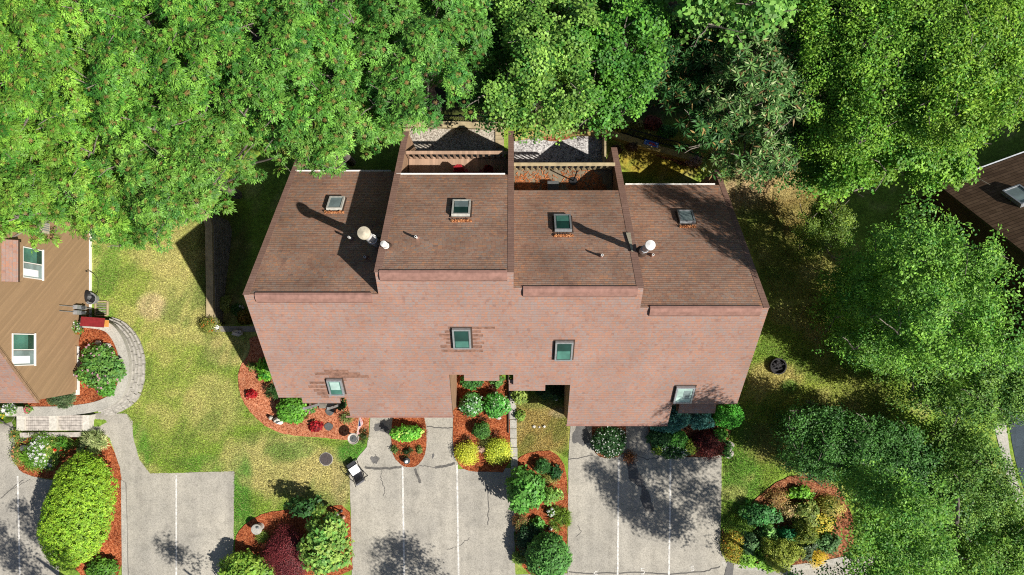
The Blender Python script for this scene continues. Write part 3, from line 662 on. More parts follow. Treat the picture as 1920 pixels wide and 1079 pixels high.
d4 = area("driveway", [(-90, 775), (31, 780), (32, 812), (28, 870), (60, 893), (88, 899), (110, 902), (112, 1100), (-90, 1100)], .03, A, 0, jit=.012, label="asphalt drive at the left edge dappled with tree shade")
area("road", [(1888, 770), (1930, 740), (2100, 740), (2100, 1000), (1935, 960), (1915, 905), (1900, 850)], .02, MAT["shadeasphalt"], 1, label="asphalt road at the right edge with tree shade in its dark blue-grey colour")
area("kerb_strip", [(1862, 792), (1884, 780), (1893, 850), (1908, 905), (1930, 960), (1912, 962), (1888, 900), (1876, 850)], .03, MAT["concrete"], 0, label="pale concrete kerb strip beside the dark road")
area("gutter_strip", [(1352, 1052), (1395, 1060), (1470, 1062), (1540, 1052), (1590, 1042), (1592, 1052), (1540, 1064), (1480, 1072), (1400, 1070), (1356, 1062)], .03, MAT["concrete"], 0, label="grey concrete gutter below the corner flower bed")
area("road_patch", [(1364, 1052), (1376, 1058), (1371, 1100), (1354, 1100)], .034, MAT["stain"], 0, label="grey repair strip across the road edge")
area("edging_strip", [(228, 900), (236, 905), (239, 1000), (240, 1100), (230, 1100), (229, 1000)], .06, MAT["concrete"], 0, label="pale edging strip between hedge bed and parking bay", thick=.05)
def onsheet(px, py, dz): q = P(px, py); return Vector((q.x, q.y, q.z + dz))
def ribbon(f, pts, w, dz):
    q = [onsheet(x, y, dz) for x, y in pts]; vs = []
    for i, p in enumerate(q):
        t = (q[min(i + 1, len(q) - 1)] - q[max(i - 1, 0)]); nrm = Vector((-t.y, t.x, 0)).normalized(); ww = (w[i] if isinstance(w, list) else w) * M1 / 2
        vs += [p + nrm * ww, p - nrm * ww]
    f.add(vs, [(2 * i + 1, 2 * i + 3, 2 * i + 2, 2 * i) for i in range(len(q) - 1)])
def jag(pts, a=1.6, n=6):
    out = []
    for (x0, y0), (x1, y1) in zip(pts, pts[1:]):
        for k in range(n): t = k / n; out.append((x0 + (x1 - x0) * t + R.uniform(-a, a) * (k > 0), y0 + (y1 - y0) * t + R.uniform(-a, a) * (k > 0)))
    return out + [pts[-1]]
def line(par, pts, w=3.4):
    f = MB(); ribbon(f, pts, w, .029 if par is not d4 else .037); o = f.build("painted_line", MAT["paint"], par)
    return o
line(d1, [(755, 876), (756.5, 980), (758, 1080)]); line(d1, [(857, 872), (858.5, 980), (860, 1080)])
line(d2, [(1160, 862), (1159, 960), (1158, 1078)]); line(d2, [(1257, 858), (1256, 960), (1254, 1078)])
line(d3, [(331, 891), (331, 1082)], 3); line(d4, [(34, 893), (36, 980), (38, 1082)], 3.2)
def cracks(par, lst, name="crack", mat="crack", dz=.0265):
    for pts, w, a in lst:
        f = MB(); ribbon(f, jag(pts, a), w, dz + (.008 if par is d4 else 0)); f.build(name, MAT[mat], par)
cracks(d1, [([(684, 876), (712, 879), (735, 878), (753, 875)], 4.2, 1), ([(778, 879), (783, 893), (788, 906)], 4.5, .8), ([(816, 877), (836, 874), (853, 869)], 4.5, .8), ([(786, 874), (800, 874), (816, 877)], 1.2, 1.2),
            ([(716, 882), (714, 900), (722, 915), (720, 930)], 1.2, 1.5), ([(800, 800), (830, 803), (850, 802)], 2, 1), ([(838, 1030), (865, 1022), (880, 1008)], 1, 1.5), ([(913, 910), (916, 950), (915, 985)], 1.6, 1.5), ([(700, 870), (708, 862), (704, 852)], 1.2, 1)])
cracks(d2, [([(1066, 862), (1090, 858), (1112, 853)], 1.6, 1.2), ([(1066, 1072), (1110, 1076), (1190, 1073), (1255, 1077), (1320, 1072), (1350, 1062)], 2.2, 1.2), ([(1083, 985), (1090, 997), (1080, 1006)], 1.1, 1.5), ([(1195, 855), (1215, 862), (1235, 858)], 1.2, 1.2)])
cracks(d3, [([(236.5, 905), (239, 1000), (241, 1082)], 1.5, .4), ([(233, 905), (235, 1000), (236, 1082)], 1.3, .4)])
cracks(d4, [([(-5, 783), (12, 796), (28, 803)], 2.4, 1), ([(2, 935), (25, 915), (45, 900)], 1.5, 1), ([(25, 917), (40, 908), (58, 899)], 1, 1)])
def blotch(cx, cy, rx, ry, rot, seed, n=26):
    rr = random.Random(seed); ph = [rr.uniform(0, 6.28) for _ in range(4)]; out = []
    for i in range(n):
        a = 2 * pi * i / n; q = 1 + .16 * sin(2 * a + ph[0]) + .13 * sin(3 * a + ph[1]) + .1 * sin(5 * a + ph[2]) + .07 * sin(9 * a + ph[3]); x, y = rx * q * cos(a), ry * q * sin(a)
        out.append((cx + x * cos(rot) - y * sin(rot), cy + x * sin(rot) + y * cos(rot)))
    return out
for par, args in ((d1, (703, 862, 7, 8, 0, 3)), (d1, (714, 802, 12, 9, .2, 4)), (d2, (1190, 890, 12, 24, -.55, 5)), (d2, (1212, 938, 11, 22, -.25, 6)), (d2, (1090, 815, 14, 24, .1, 8)), (d1, (812, 855, 2, 5, .1, 9))):
    s_ = area("oil_stain", blotch(*args), .0262, MAT["stain"], 0, res=.6); s_.parent = par
    for k in ("kind",): del s_[k]
# bay numbers painted at the road edge
def digit(ch, cx, cy, par, s=1.0):
    seg = {"6": [[(3, -5), (-1, -5), (-3, -2), (-3, 3), (-1, 5), (2, 5), (3, 3), (3, 1), (2, -.5), (-1, -.5), (-3, 1)]], "5": [[(3, -5), (-3, -5), (-3, -1), (1, -1), (3, 1), (3, 3), (1, 5), (-3, 5)]]}[ch]
    f = MB()
    for sgm in seg: ribbon(f, [(cx + x * s, cy + y * s) for x, y in sgm], 1.7, .03)
    f.build("painted_number", MAT["paint"], par)
digit("6", 1117, 1077, d2); digit("5", 1205, 1071, d2); digit("5", 1298, 1066, d2, .9)

# ------------------------------------------------------------------ mulch beds, gravel, paths
ML, MO = MAT["mulch"], MAT["mulchold"]
beds = [("front corner", [(468, 628), (470, 660), (449, 690), (446, 720), (455, 752), (474, 778), (505, 805), (545, 817), (600, 820), (650, 826), (690, 825), (693, 800), (694, 740), (600, 735), (540, 720), (510, 640)], MAT['mulchpale'], "red mulch bed wrapping the front left corner of the townhouse"),
        ("oval", [(735, 785), (733, 830), (738, 858), (755, 874), (768, 877), (782, 874), (795, 858), (801, 830), (799, 800), (793, 770), (742, 770)], ML, "rounded red mulch bed between the two garage paths"),
        ("mid", [(851, 690), (849, 780), (850, 840), (855, 866), (872, 882), (900, 885), (956, 886), (957, 800), (953, 690)], ML, "rectangular red mulch bed with six clipped shrubs"),
        ("strip", [(970, 858), (1000, 846), (1040, 845), (1064, 880), (1064, 980), (1062, 1045), (1040, 1080), (1000, 1085), (968, 1050), (965, 960), (963, 880)], ML, "long red mulch bed between the middle and right driveways"),
        ("round", [(1110, 800), (1109, 835), (1118, 855), (1140, 860), (1165, 856), (1174, 835), (1173, 780), (1110, 780)], MO, "small mulch bed in front of the right garage"),
        ("right", [(1216, 780), (1216, 830), (1228, 850), (1250, 857), (1352, 857), (1360, 840), (1372, 800), (1385, 760), (1255, 760)], MO, "shaded mulch bed under the blue spruces at the right corner"),
        ("corner", [(1353, 985), (1400, 950), (1440, 915), (1470, 896), (1500, 890), (1560, 900), (1600, 960), (1600, 1040), (1540, 1050), (1470, 1062), (1400, 1060), (1362, 1050), (1352, 1020)], MO, "wide mulched corner bed crowded with shrubs"),
        ("island", [(441, 1100), (440, 1012), (452, 990), (480, 968), (520, 957), (600, 950), (655, 947), (659, 1000), (663, 1090)], ML, "red mulch island bed with a crimson maple"),
        ("hedge", [(100, 905), (88, 960), (95, 1030), (150, 1068), (155, 1100), (232, 1100), (231, 905), (224, 868), (206, 826), (190, 808), (150, 810), (146, 880), (120, 900)], ML, "red mulch bed around the big clipped hedge"),
        ("flower", [(30, 812), (28, 865), (40, 885), (60, 893), (90, 897), (120, 900), (142, 890), (146, 820), (140, 812)], ML, "small flower bed full of white daisies below the steps")]
for _, pts, m_, lb in beds: area("mulch_bed", pts, .045, m_, 1, jit=.02, label=lb, res=.4)
area("mulch_bed", [(149, 612), (188, 612), (214, 630), (228, 668), (231, 705), (220, 740), (190, 756), (150, 764), (60, 768), (40, 762), (60, 745), (140, 735)], .02, ML, 1, zc=1.0, jit=.015, label="raised red mulch bed inside the curved stone wall")
area("mulch_bed", [(1095, 250), (1065, 262), (1040, 268), (1010, 262), (1000, 250), (1040, 243)], .09, MO, 1, jit=.03, label="pile of rusty needles on the gravel behind the third unit")
G = MAT["gravel"]
area("gravel_bed", [(762, 240), (945, 242), (945, 330), (745, 330)], .03, MAT["tangravel"], 0, label="tan gravel bed under the railed balcony")
area("gravel_bed", [(960, 262), (1010, 252), (1128, 258), (1128, 350), (960, 350)], .03, G, 0, label="grey gravel bed behind the third unit")
area("gravel_bed", [(1235, 275), (1280, 290), (1320, 305), (1300, 318), (1255, 300), (1225, 290)], .03, MAT["mulchold"], 1, jit=.05, label="stony strip along the rear timber edging")
pv = MB(); rr = random.Random(5)
for k in range(15):
    y0 = 735 + k * 17.5 * (1.0); q = onsheet(961 + k * .45, y0 + 8, 0)
    pv.bbox((q.x - .17 + rr.uniform(-.01, .01), q.y - .225, 0), (q.x + .17 + rr.uniform(-.01, .01), q.y + .225, .05 + rr.uniform(0, .015)))
pv.build("paver_path", MAT["concrete"], kind="structure", label="narrow line of square concrete pavers beside the mulch bed")
# bed edging board
f = MB(); q0, q1 = P(953.5, 700), P(955, 812); f.bbox((q0.x - .03, q1.y, 0), (q0.x + .03, q0.y, .14)); f.build("edging_board", MAT["fascia"], label="dark edging board along the right of the clipped shrub bed", cat="edging")

# ------------------------------------------------------------------ walls, steps, fences
def sweep(f, pts, wi, wo, z0, z1, m=0, zf=None):
    """rectangular section along an xy line; wi to the left, wo to the right of its direction"""
    q = [Vector(p) for p in pts]; vs = []
    for i, p in enumerate(q):
        t = (q[min(i + 1, len(q) - 1)] - q[max(i - 1, 0)]); n = Vector((-t.y, t.x)).normalized(); b = zf(p) if zf else 0
        for o, z in ((wi, z0), (-wo, z0), (-wo, z1), (wi, z1)): vs.append((p.x + n.x * o, p.y + n.y * o, z + b))
    N = len(q); f.add(vs, [(4 * i + k, 4 * i + (k + 1) % 4, 4 * i + 4 + (k + 1) % 4, 4 * i + 4 + k) for i in range(N - 1) for k in range(4)] + [(3, 2, 1, 0), tuple(4 * (N - 1) + k for k in range(4))], m)
def curve(pts, n=8):
    out = []; p = [Vector(a) for a in pts]
    for i in range(len(p) - 1):
        a, b, c, d = p[max(i - 1, 0)], p[i], p[i + 1], p[min(i + 2, len(p) - 1)]
        for k in range(n):
            t = k / n; out.append(.5 * ((2 * b) + (c - a) * t + (2 * a - 5 * b + 4 * c - d) * t * t + (3 * b - a - 3 * c + d) * t ** 3))
    return out + [p[-1]]
cw = curve([P(x, y, 1.0).xy for x, y in ((188, 606), (208, 614), (230, 640), (240, 675), (239, 715), (228, 745), (205, 763), (178, 772))])
rw = empty("curved_wall", (cw[0].x, cw[0].y, 0), "curved grey retaining wall of four block courses around the raised flower bed", "retaining wall")
cc = [Vector((cw[0].x, cw[0].y))]
for k in range(5):
    z0, z1 = k * .2 - .05, k * .2 + .15; f = MB(); rr = random.Random(k); off = (4 - k) * .085
    L = [0]; 
    for a, b in zip(cw, cw[1:]): L.append(L[-1] + (b - a).length)
    def at(s_):
        s_ = max(0, min(L[-1], s_)); i = max(j for j in range(len(L)) if L[j] <= s_); i = min(i, len(cw) - 2); return cw[i].lerp(cw[i + 1], (s_ - L[i]) / max(1e-6, L[i + 1] - L[i]))
    s0 = rr.uniform(-.3, 0)
    while s0 < L[-1] - .05:
        s1 = s0 + rr.uniform(.38, .48); sweep(f, [at(max(0, s0)), at((max(0, s0) + min(s1, L[-1])) / 2), at(min(s1, L[-1]))], off + rr.uniform(-.015, .015), .3, z0, z1 - rr.uniform(.008, .02)); s0 = s1 + .012
    f.build("block_course", MAT["wallstone"], rw)
wk = curve([P(x, y, 1.0).xy for x, y in ((150, 606), (188, 610), (208, 620), (224, 645), (232, 675), (231, 712), (221, 738), (200, 754), (170, 764), (120, 770), (60, 771), (-40, 771))])
f = MB(); sweep(f, wk, .26, .22, .7, 1.04); f.build("garden_walk", MAT["concrete"], kind="structure", label="narrow pale concrete walk curving round the raised flower bed")
# steps
st = empty("garden_steps", P(100, 793, 0), "three pale stone steps with brick treads leading down to the path", "steps")
for k, (x0, x1, z) in enumerate(((31, 45, 1.0), (92, 106, .86), (154, 167, .68))):
    a, b = P(x0, 808, z), P(x1, 779, z); f = MB(); f.bbox((a.x, a.y, -.1), (b.x, b.y, z)); f.build("kerbstone", MAT["palestone"], st)
for x0, x1, z in ((45, 92, .88), (106, 154, .72)):
    a, b = P(x0, 808, z), P(x1, 779, z); f = MB(); n = 6
    for i in range(12):
        for j in range(6):
            w, h = (b.x - a.x) / 12, (b.y - a.y) / 6; f.bbox((a.x + i * w + .012, a.y + j * h + .006, -.1), (a.x + (i + 1) * w, a.y + (j + 1) * h - .006, z - R.uniform(0, .012)))
    f.build("brick_tread", MAT["stone"], st)
lw0, lw1 = P(42, 820, .8), P(148, 811, .8); f = MB()
for k in range(8):
    w = (lw1.x - lw0.x) / 8; f.bbox((lw0.x + k * w, lw0.y, -.05), (lw0.x + (k + 1) * w - .012, lw1.y, .99 - k * .03))
f.build("stone_kerb", MAT["stone"], label="low grey stone kerb between the steps and the daisy bed", cat="kerb")
# timber retaining wall left of the townhouse
tw = empty("timber_wall", P(394, 612, 0), "weathered timber retaining wall standing in the shade left of the townhouse", "retaining wall")
tp = curve([P(x, y, .1).xy for x, y in ((393, 614), (393, 560), (392, 500), (391, 450), (390, 420), (380, 398), (362, 384))])
f = MB(); sweep(f, tp, .17, .19, -.1, .12); f.build("cap", MAT["timber"], tw)
for k in range(11):
    f = MB(); z = -.1 - k * .19; o = .235 + .006 * (k % 2) + k * .012; sweep(f, tp, .1, o, z - .18, z - .004); f.build("timber_course", MAT["oldtimber"], tw)
f = MB(); a = P(400, 612, .1); f.bbox((a.x, a.y - .28, -2.2), (-10.8, a.y + .0, .12)); f.build("return_wall", MAT["oldtimber"], tw)
# timber edging and dark fence at the back
GBK = -2.05
def pz(x, y, z): return P(x, y, z)
rt = [pz(x, y, GBK).xy for x, y in ((758, 236), (850, 237), (946, 240))]
f = MB(); sweep(f, rt, .17, .17, GBK - .1, GBK + .32); f.build("timber_edging", MAT["timber"], label="straight tan timber edging behind the railed balcony", cat="edging")
rt2 = curve([pz(x, y, GBK - .1).xy for x, y in ((965, 262), (1010, 254), (1075, 252), (1135, 253), (1165, 260), (1195, 270), (1225, 280), (1262, 290), (1300, 300))], 5)
f = MB(); sweep(f, rt2, .17, .17, GBK - .4, GBK + .22); f.build("timber_edging", MAT["olive"], label="curving mossy timber edging behind the two right units", cat="edging")
def fence(pts, h, label):
    r_ = empty("railing_fence", (pts[0].x, pts[0].y, GBK), label, "fence"); f = MB()
    for z in (.12, h - .05): sweep(f, pts, .025, .025, GBK + z, GBK + z + .05)
    f.build("rail", MAT["black"], r_); f = MB(); L = 0; last = None
    for a, b in zip(pts, pts[1:]):
        n = max(1, int((b - a).length / .12))
        for k in range(n): p = a.lerp(b, k / n); f.bbox((p.x - .011, p.y - .011, GBK - .1), (p.x + .011, p.y + .011, GBK + h))
    f.build("bars", MAT["black"], r_); f = MB()
    for p in pts[::6]: f.bbox((p.x - .04, p.y - .04, GBK - .3), (p.x + .04, p.y + .04, GBK + h + .08))
    f.build("posts", MAT["black"], r_)
fence(curve([pz(x, y, GBK).xy for x, y in ((735, 229), (850, 229), (960, 232))], 9), 1.0, "straight black metal fence behind the railed balcony")
fence(curve([pz(x, y, GBK).xy for x, y in ((1040, 248), (1090, 244), (1140, 245), (1185, 256), (1230, 268), (1280, 282), (1325, 300))], 6), 1.0, "curving black metal fence along the mossy edging")
for (a, b, lb) in (((757, 262), (769, 238), "left tan plank border beside the gravel"), ((929, 277), (945, 241), "right yellow plank border beside the gravel")):
    u, v = pz(*a, GBK), pz(*b, GBK); f = MB(); n = 5
    for k in range(n): h = (v.y - u.y) / n; f.bbox((u.x, u.y + k * h, GBK - .1), (v.x, u.y + (k + 1) * h - .02, GBK + .16))
    f.build("plank_border", MAT["timber"], label=lb, cat="border")
u = pz(1130, 262, GBK - .1); f = MB(); f.bbox((u.x - .05, u.y - 2.0, GBK - .5), (u.x + .05, u.y, GBK + 1.0)); f.bbox((u.x - .07, u.y - 2.1, GBK - .5), (u.x + .07, u.y - 2.01, GBK + 1.2)); f.build("privacy_panel", MAT["timber"], label="low timber divider standing on the gravel behind the third unit", cat="divider")
# ------------------------------------------------------------------ foliage made of many small leaves
def leafq(base, d, L, w, roll):
    """one leaf blade: a four-sided diamond from base along d"""
    d = d / np.linalg.norm(d); s = np.cross(d, (0, 0, 1.0)); n = np.linalg.norm(s); s = s / n if n > 1e-4 else np.array((1.0, 0, 0))
    u = np.cross(s, d); s = s * cos(roll) + u * sin(roll); m = base + d * L * .45
    return [base, m + s * w / 2, base + d * L - u * L * .12, m - s * w / 2]
def template(kind, rg):
    q = []; t = []                                # quads, tint (0 leaf, 1 stalk / accent)
    U = rg.uniform
    def dirv(az, el): return np.array((cos(az) * cos(el), sin(az) * cos(el), sin(el)))
    if kind == 'compound':
        n = 10
        for k in range(n):
            az = 2 * pi * (k + U(-.3, .3)) / n; el = U(-.45, .35); d = dirv(az, el); Lr = U(.27, .4)
            q.append(leafq(np.zeros(3), d, Lr * .36, .013, 0)); t.append(1)
            for j, s_ in ((.45, 1), (.45, -1), (.72, 1), (.72, -1)):
                q.append(leafq(d * Lr * j, dirv(az + s_ * .75, el - .2), U(.13, .17), .062, U(-.6, .6))); t.append(0)
            q.append(leafq(d * Lr * .85, dirv(az, el - .25), .18, .065, U(-.5, .5))); t.append(0)
    elif kind == 'maple':
        for k in range(16):
            b = np.array((U(-.3, .3), U(-.3, .3), U(-.1, .1))); q.append(leafq(b, dirv(U(0, 6.28), U(-.7, .3)), U(.12, .17), U(.11, .15), U(-.5, .5))); t.append(0)
    elif kind == 'long':
        n = 9
        for k in range(n):
            az = 2 * pi * (k + U(-.3, .3)) / n; q.append(leafq(dirv(az, 0) * .03, dirv(az, U(-.5, .45)), U(.22, .32), U(.055, .08), U(-.7, .7))); t.append(1 if k == 0 else 0)
        for k in range(3): q.append(leafq(np.zeros(3), dirv(U(0, 6.28), U(.5, 1.2)), .16, .05, U(-.7, .7))); t.append(0)
    elif kind == 'fine':
        for k in range(20):
            b = np.array((U(-.26, .26), U(-.26, .26), U(-.16, .16))); q.append(leafq(b, dirv(U(0, 6.28), U(-.8, .5)), U(.09, .14), U(.05, .075), U(-.8, .8))); t.append(0)
    elif kind == 'box':
        for k in range(12):
            b = np.array((U(-.09, .09), U(-.09, .09), U(-.05, .05))); q.append(leafq(b, dirv(U(0, 6.28), U(-.3, .9)), U(.055, .085), U(.04, .055), U(-.7, .7))); t.append(0)
    elif kind == 'broad':
        for k in range(9):
            b = np.array((U(-.1, .1), U(-.1, .1), U(-.04, .06))); q.append(leafq(b, dirv(U(0, 6.28), U(-.4, .5)), U(.09, .14), U(.06, .085), U(-.6, .6))); t.append(0)
    elif kind == 'needle':
        for k in range(18): q.append(leafq(np.zeros(3), dirv(U(0, 6.28), U(-.2, 1.2)), U(.09, .16), .022, U(-1, 1))); t.append(0)
    elif kind == 'grass':
        for k in range(14): q.append(leafq(np.array((U(-.03, .03), U(-.03, .03), 0)), dirv(U(0, 6.28), U(.25, 1.3)), U(.2, .34), .028, U(-.4, .4))); t.append(0)
    elif kind == 'fern':
        for k in range(9):
            az = 2 * pi * k / 9 + U(-.3, .3); d = dirv(az, U(.0, .6))
            for j in range(4): q.append(leafq(d * (.05 + .07 * j), dirv(az + (.7 if j % 2 else -.7), U(-.2, .3)), .11, .03, U(-.5, .5))); t.append(0)
    return np.array(q), np.array(t)
TPL = {}
def tpls(kind):
    if kind not in TPL: TPL[kind] = [template(kind, np.random.default_rng(100 + i)) for i in range(7)]
    return TPL[kind]
def foliage(kind, pts, nrm, c1, c2, rg, scale=1.0, accent=(0.2, 0.05, 0.03), val=(.75, 1.25), tip=None, tipf=0.0):
    """clusters of leaves at pts facing nrm; returns vertices, quads, colours"""
    V = []; C = []; ts = tpls(kind); pick = rg.integers(0, len(ts), len(pts))
    n = nrm / np.linalg.norm(nrm, axis=1, keepdims=True)
    a = rg.uniform(0, 2 * pi, len(pts)); ref = np.where(np.abs(n[:, 2:3]) > .95, np.array([[1.0, 0, 0]]), np.array([[0, 0, 1.0]]))
    x = np.cross(ref, n); x /= np.linalg.norm(x, axis=1, keepdims=True); y = np.cross(n, x)
    x2 = x * np.cos(a)[:, None] + y * np.sin(a)[:, None]; y2 = -x * np.sin(a)[:, None] + y * np.cos(a)[:, None]
    sc = scale * rg.uniform(.75, 1.25, len(pts)); f = rg.uniform(0, 1, len(pts)); vv = rg.uniform(val[0], val[1], len(pts))
    base = np.array(c1)[None] * (1 - f[:, None]) + np.array(c2)[None] * f[:, None]; base = base * vv[:, None]
    for k, (q, t) in enumerate(ts):
        m = pick == k
        if not m.any(): continue
        B = np.stack([x2[m], y2[m], n[m]], 1)     # (M,3,3): rows are axes
        w = np.einsum('qvi,mij->mqvj', q, B) * sc[m][:, None, None, None] + pts[m][:, None, None, :]
        col = np.repeat(base[m][:, None, :], len(t), 1) * rg.uniform(.8, 1.2, (m.sum(), len(t), 1))
        if tip is not None:
            h = rg.uniform(0, 1, (m.sum(), len(t))) < tipf; col[h] = np.array(tip) * rg.uniform(.8, 1.1, (h.sum(), 1))
        col[:, t == 1] = np.array(accent)
        V.append(w.reshape(-1, 3)); C.append(np.repeat(col.reshape(-1, 3), 4, 0))
    V = np.concatenate(V); C = np.concatenate(C); Q = np.arange(len(V)).reshape(-1, 4)
    return V, Q, C
def fol_obj(name, parts, origin, mat=None, extra=None):
    V = []; Q = []; C = []; b = 0
    for v, q, c in parts: V.append(v); Q.append(q + b); C.append(c); b += len(v)
    V = np.concatenate(V) - np.array(origin)[None]; me = np_mesh(name, V, np.concatenate(Q), np.clip(np.concatenate(C), 0, .95), mat or MAT["leaf"])
    o = bpy.data.objects.new(name, me); COL.objects.link(o); return o
def dome_pts(c, r, n, rg, low=-.15, depth=.2, lump=.12, up=.5):
    """points spread over a lumpy dome of radii r about c"""
    z = rg.uniform(low, 1, n); a = rg.uniform(0, 2 * pi, n); s = np.sqrt(1 - z * z); d = np.stack([s * np.cos(a), s * np.sin(a), z], 1)
    ph = rg.uniform(0, 6.28, 4); k = 1 + lump * (np.sin(3 * a + ph[0] + 2 * z) * .5 + np.sin(5 * a + ph[1] - 3 * z) * .35 + np.sin(9 * a + 6 * z + ph[2]) * .25)
    p = d * np.array(r)[None] * (k * (1 - depth * rg.uniform(0, 1, n) ** 2))[:, None] + np.array(c)[None]
    return p, d / np.array(r)[None] * min(r) + np.array((0, 0, up))[None]
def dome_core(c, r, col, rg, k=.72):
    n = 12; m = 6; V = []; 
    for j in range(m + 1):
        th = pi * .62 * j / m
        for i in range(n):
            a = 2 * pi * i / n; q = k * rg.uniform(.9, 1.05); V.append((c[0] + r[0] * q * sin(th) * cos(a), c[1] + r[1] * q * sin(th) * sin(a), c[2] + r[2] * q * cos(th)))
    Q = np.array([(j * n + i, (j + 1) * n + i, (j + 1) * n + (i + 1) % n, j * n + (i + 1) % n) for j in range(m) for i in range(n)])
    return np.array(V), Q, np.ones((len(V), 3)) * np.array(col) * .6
lc = lambda rgb, k=.92: np.array(alb(*rgb, k))
SEED = [50]
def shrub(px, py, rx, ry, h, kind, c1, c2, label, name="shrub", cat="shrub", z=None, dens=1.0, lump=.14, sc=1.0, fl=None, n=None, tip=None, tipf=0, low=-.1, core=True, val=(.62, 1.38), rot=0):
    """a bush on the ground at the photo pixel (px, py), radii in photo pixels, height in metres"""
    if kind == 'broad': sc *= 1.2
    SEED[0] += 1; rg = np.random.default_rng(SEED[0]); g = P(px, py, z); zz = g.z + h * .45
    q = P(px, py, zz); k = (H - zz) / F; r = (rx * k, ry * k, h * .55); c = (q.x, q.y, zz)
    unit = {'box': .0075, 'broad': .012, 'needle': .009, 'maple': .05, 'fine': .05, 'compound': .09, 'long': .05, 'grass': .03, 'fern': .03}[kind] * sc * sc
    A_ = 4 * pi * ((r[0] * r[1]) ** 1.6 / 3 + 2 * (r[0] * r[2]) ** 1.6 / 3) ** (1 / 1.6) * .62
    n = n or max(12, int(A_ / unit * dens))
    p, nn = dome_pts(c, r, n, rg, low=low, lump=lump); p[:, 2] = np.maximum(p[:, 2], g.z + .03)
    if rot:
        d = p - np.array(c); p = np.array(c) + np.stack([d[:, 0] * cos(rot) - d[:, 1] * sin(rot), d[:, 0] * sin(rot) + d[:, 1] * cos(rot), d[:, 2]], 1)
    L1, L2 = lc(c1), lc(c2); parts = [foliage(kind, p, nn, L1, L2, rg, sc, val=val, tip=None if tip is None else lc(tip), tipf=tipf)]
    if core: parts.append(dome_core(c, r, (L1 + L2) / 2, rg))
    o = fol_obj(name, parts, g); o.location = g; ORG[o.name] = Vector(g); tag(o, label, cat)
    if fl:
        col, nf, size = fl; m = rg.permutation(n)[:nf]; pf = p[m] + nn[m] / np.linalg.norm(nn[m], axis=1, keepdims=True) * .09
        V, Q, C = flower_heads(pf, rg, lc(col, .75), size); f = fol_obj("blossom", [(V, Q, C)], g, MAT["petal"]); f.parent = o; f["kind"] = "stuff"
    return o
def flower_heads(p, rg, col, size):
    V = []; C = []
    for k in range(len(p)):
        s_ = size * rg.uniform(.7, 1.3); cc = col * rg.uniform(.85, 1.12)
        for j in range(5):
            a = 2 * pi * j / 5 + rg.uniform(0, 1); d = np.array((cos(a), sin(a), rg.uniform(.0, .5))); V += leafq(p[k] + np.array((0, 0, .02)), d, s_, s_ * .75, 0); C += [cc] * 4
    V = np.array(V); return V, np.arange(len(V)).reshape(-1, 4), np.array(C)

YG, MG, DG, BG = (150, 185, 62), (96, 150, 58), (48, 86, 44), (110, 170, 70)
# --- left side
shrub(150, 958, 61, 110, 2.9, 'broad', (164, 198, 58), (124, 172, 46), "huge clipped lime green hedge bush between the parking bay and the left drive", "hedge_bush", "hedge", lump=.06, dens=.8, rot=-.22, sc=.64)
shrub(190, 1068, 26, 20, .9, 'broad', (110, 160, 50), (80, 130, 45), "small green bush tucked under the huge clipped hedge")
shrub(176, 832, 19, 22, .7, 'grass', (205, 212, 150), (120, 150, 80), "pale variegated grassy plant beside the hedge bed", "ornamental_grass", "plant", core=True, dens=1.6)
shrub(188, 688, 38, 38, 1.0, 'broad', (120, 165, 70), (70, 120, 55), "leafy bush with pink blooms inside the curved stone wall", z=1.0, fl=((226, 170, 190), 40, .06), lump=.28)
shrub(201, 728, 15, 14, .4, 'broad', (110, 170, 60), (80, 140, 50), "low bright plant with a magenta bloom by the walk curve", "flowering_plant", "plant", z=1.0, fl=((214, 90, 160), 5, .07))
shrub(121, 747, 20, 17, .75, 'needle', (120, 140, 95), (80, 110, 70), "round silvery green bush under the tan wall", z=1.0)
shrub(100, 752, 9, 6, .35, 'needle', (120, 135, 85), (90, 110, 60), "flat grey-green tuft beside the silvery bush", "ground_plant", "plant", z=1.0)
shrub(80, 848, 20, 28, .55, 'fern', (120, 160, 60), (90, 140, 50), "mass of white daisies in the flower bed below the steps", "daisy_plant", "flowers", fl=((246, 246, 246), 300, .075), dens=2.0)
shrub(102, 843, 17, 20, .5, 'fern', (150, 175, 70), (100, 150, 55), "yellow lilies mixed with green leaves beside the daisies", "lily_plant", "flowers", fl=((236, 226, 130), 30, .07))
shrub(115, 843, 6, 6, .6, 'broad', (120, 150, 60), (80, 120, 50), "round red geranium right of the yellow lilies", "geranium_plant", "flowers", fl=((232, 70, 40), 26, .06), n=14)
shrub(52, 854, 12, 12, .4, 'grass', (140, 190, 60), (110, 160, 50), "spiky lime plant left of the daisies", "spiky_plant", "plant", n=14)
shrub(36, 850, 9, 16, .35, 'fern', (150, 160, 80), (120, 140, 60), "salmon blooming border plant at the left rim of the daisy bed", "flowering_plant", "flowers", fl=((240, 170, 120), 34, .05))
shrub(34, 818, 9, 10, .35, 'fern', (130, 150, 70), (110, 140, 60), "orange marigolds at the corner of the stone steps", "marigold_plant", "flowers", fl=((242, 170, 90), 24, .05))
shrub(74, 822, 13, 5, .3, 'fern', (120, 130, 60), (90, 120, 50), "row of dark red blooms under the stone kerb", "flowering_plant", "flowers", fl=((170, 40, 40), 24, .05))
shrub(132, 828, 9, 6, .35, 'grass', (140, 165, 70), (110, 140, 50), "small grassy tuft with orange tips near the steps", "grass_tuft", "plant", fl=((230, 140, 90), 10, .04), n=9)
shrub(118, 833, 14, 9, .5, 'grass', (120, 175, 60), (90, 150, 50), "green strappy plant above the red geranium", "strappy_plant", "plant", n=16)
